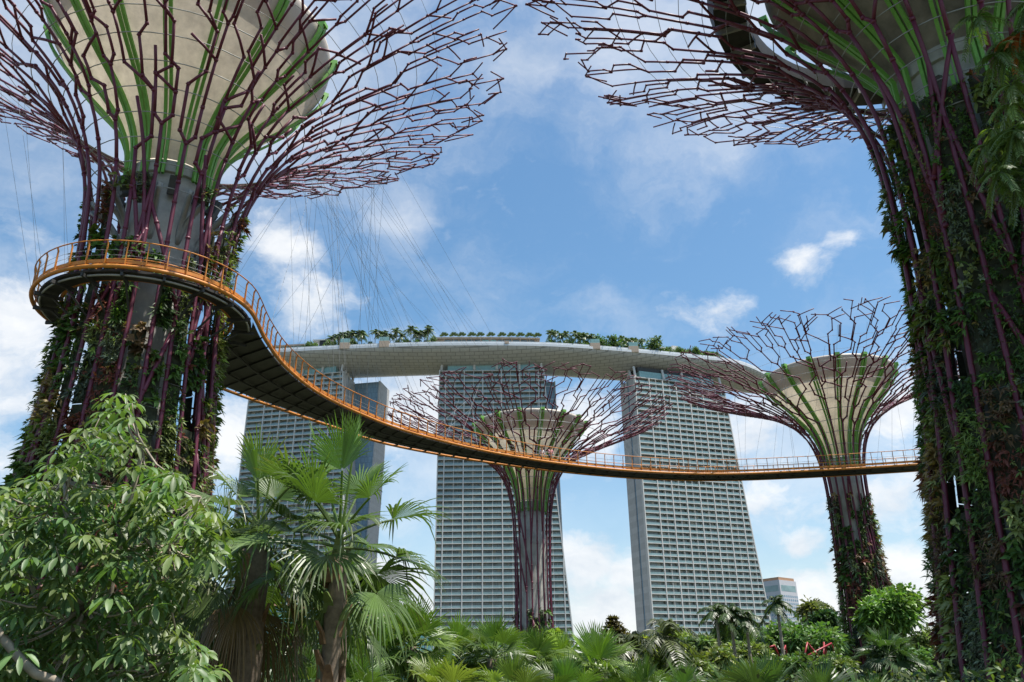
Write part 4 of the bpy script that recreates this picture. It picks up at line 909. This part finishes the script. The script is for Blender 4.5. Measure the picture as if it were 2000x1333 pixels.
# umbrella tree and pine
def tiered(name, label, x, ytop, ybot, Y, half, tiers, seed, col, bark, cat, leaf, flat=.12):
    nr = np.random.default_rng(seed); a = P(x, ytop, Y); k = Y*1.04/F_PX; H = a[2]; zb = P(x, ybot, Y)[2]; t = thing(name, label, cat, (a[0], a[1], 0)); b = MB(); lf = MB()
    b.tube([(0, 0, 0), (.05, 0, zb), (0, 0, H*.99)], [k*5, k*3.4, k*.8], 7)
    for j in range(tiers):
        f = j/max(1, tiers-1); z = zb+(H-zb)*f; R = half*k*(1-.80*f)*nr.uniform(.85, 1.1)
        for q in np.arange(6)*1.047+j*.6:
            e = np.array([R*math.cos(q), R*math.sin(q), z]); b.tube([(0, 0, z-R*.35), tuple(e*np.array([.5, .5, 1])+np.array([0, 0, -R*.08])), tuple(e)], [k*1.3, k*.9, k*.3], 4)
            for w in (.5, .8, 1.0):
                n = 26; o = np.array([e[0]*w, e[1]*w, z]); pp = o+nr.normal(size=(n, 3))*R*np.array([.16, .16, flat*.4]); leaves(lf, pp, nr.normal(size=(n, 3))*np.array([1, 1, .25]), np.array([0, 0, 1.])+nr.normal(size=(n, 3))*.2, leaf, leaf*.4, np.asarray(col)*nr.uniform(.6, 1.4, n)[:, None], .1)
    b.build('trunk', M[bark], t, True); lf.build('crown', M['leaf'], t)
tiered('umbrella_tree', 'small bare stemmed umbrella tree in the gap between middle and right towers', 1197, 1208, 1240, 60, 26, 5, 301, (.10, .085, .035), 'bark', 'tree', .32)
tiered('layered_tree', 'slender dark tree with flat layered branches behind the tall fan palm', 717, 1108, 1180, 36, 40, 9, 302, (.035, .065, .03), 'bark', 'tree', .30)
# palms in the middle distance
for i, (lb, x, y, Y, L, nf, kw) in enumerate([('royal palm left of three before the right hotel tower', 1400, 1210, 60, 1.5, 12, dict(shaft=True)), ('royal palm middle of three before the right hotel tower', 1428, 1212, 60, 1.5, 12, dict(shaft=True)), ('royal palm right of three before the right hotel tower', 1458, 1222, 60, 1.5, 12, dict(shaft=True)),
        ('lone royal palm in front of the far high rise', 1519, 1196, 58, 1.35, 11, dict(shaft=True)), ('coconut palm with arching fronds right of the umbrella tree', 1228, 1262, 52, 2.2, 14, {}), ('coconut palm with long fronds at the foot of the right tower end wall', 1296, 1246, 52, 2.6, 15, {})]):
    p = P(x, y, Y); feather_palm(lb, (p[0], p[1], 0), p[2], nf, L, 320+i, 'palms before the right tower', col=(.055, .095, .028) if kw else (.085, .105, .035), tr=.13, lw=.10, nl=18, ll=.36, droop=.7, **kw)
# red frames
def red_frames():
    t = thing('red_frames', 'bent red poles standing in the bushes left of the planted steel trunk', 'frames', tuple(P(1590, 1290, 61)*np.array([1, 1, 0]))); O = np.array(t.location)
    for pts in ([(1520, 1305), (1534, 1262), (1541, 1306)], [(1505, 1264), (1512, 1261), (1520, 1272)], [(1571, 1286), (1577, 1256), (1600, 1284), (1618, 1303)], [(1565, 1288), (1624, 1257), (1634, 1277)], [(1609, 1291), (1609, 1256), (1617, 1290)]):
        W = [P(x, y, 61+.25*i) - O for i, (x, y) in enumerate(pts)]; W[-1][2] -= .3; W[0] = W[0]+(W[0]-W[1])*.15
        b = MB(); b.tube(W, .072, 8); b.build('pole', M['red'], t, True)
        for e in (W[0], W[-1]):
            pass
red_frames()
# ground planting nobody could count, and the wood behind it
def undergrowth():
    nr = np.random.default_rng(77); m = MB()
    for k in range(900):
        Y = nr.uniform(16, 75); X = nr.uniform(-.68, .60)*Y; h = 1.75+Y*nr.uniform(.005, .026); n = 34
        pp = np.array([X, Y, 0])+nr.normal(size=(n, 3))*np.array([.016*Y+.25, .016*Y+.25, 0])+np.stack([np.zeros(n), np.zeros(n), nr.uniform(.15, 1, n)*h], -1); L = .10+.006*Y
        leaves(m, pp, nr.normal(size=(n, 3))+np.array([0, 0, .5]), nr.normal(size=(n, 3))*.5+np.array([0, 0, 1.]), L*nr.uniform(.7, 1.4, n), L*.4, np.array([.085, .125, .03])*nr.uniform(.5, 1.5)*np.array([nr.uniform(.7, 1.3), 1, 1])*nr.uniform(.7, 1.3, n)[:, None], .3)
    o = m.build('undergrowth', M['leaf']); o['kind'] = 'stuff'
    m = MB(); zmax = 6.6
    for k in range(1500):
        X = nr.uniform(-110, 120); Y = nr.uniform(112, 135); n = 26; z = zmax*(.75+.25*math.sin(X*.31)*math.sin(X*.11+1))*nr.uniform(.1, 1)**.6
        pp = np.array([X, Y, z])+nr.normal(size=(n, 3))*np.array([1.2, 1.2, .7]); leaves(m, pp, nr.normal(size=(n, 3)), nr.normal(size=(n, 3))*.5+np.array([0, 0, 1.]), nr.uniform(.6, 1.2, n), .45, np.array([.04, .075, .025])*nr.uniform(.5, 1.6)*nr.uniform(.7, 1.3, n)[:, None], .3)
    o = m.build('distant_wood', M['leaf']); o['kind'] = 'stuff'
undergrowth()
# ferns hanging on the giant trunk at the right edge
def ferns():
    nr = np.random.default_rng(55)
    for i, (x, y, Y, s, c) in enumerate([(2010, 60, 24.5, 1.25, (.09, .15, .035)), (1978, 235, 25, 1.05, (.14, .20, .05)), (2030, 330, 24.6, 1.2, (.09, .14, .035))]):
        p = P(x, y, Y); lb = ['upper fern clump with orange fronds hanging on the giant trunk at the right edge', 'middle pale fern clump hanging on the giant trunk at the right edge', 'lower fern clump hanging on the giant trunk at the right edge'][i]
        t = thing('hanging_fern', lb, 'fern', tuple(p), 'ferns hanging on the giant trunk'); m = MB()
        for k in range(9): o = nr.normal(size=3)*np.array([.5, .5, .7])*s; feather_crown(m, o, 11, 1.0*s, np.asarray(c)*nr.uniform(.7, 1.3), nr, lw=.05, nl=20, ll=.22, droop=.9, el_lo=-60, el_hi=50)
        if i == 0: feather_crown(m, np.array([-.75, -.2, -.5]), 7, .8, (.38, .11, .02), nr, lw=.06, nl=16, ll=.25, droop=.8, el_lo=-40, el_hi=30)
        m.build('fronds', M['palm'], t)
        b = MB(); e = unit(np.array([TB[0]-p[0], TB[1]-p[1], 0])); b.tube([(0, 0, -.3), tuple(e*4.2+np.array([0, 0, -.6]))], .06, 6); b.build('support_arm', M['dark'], t)
ferns()
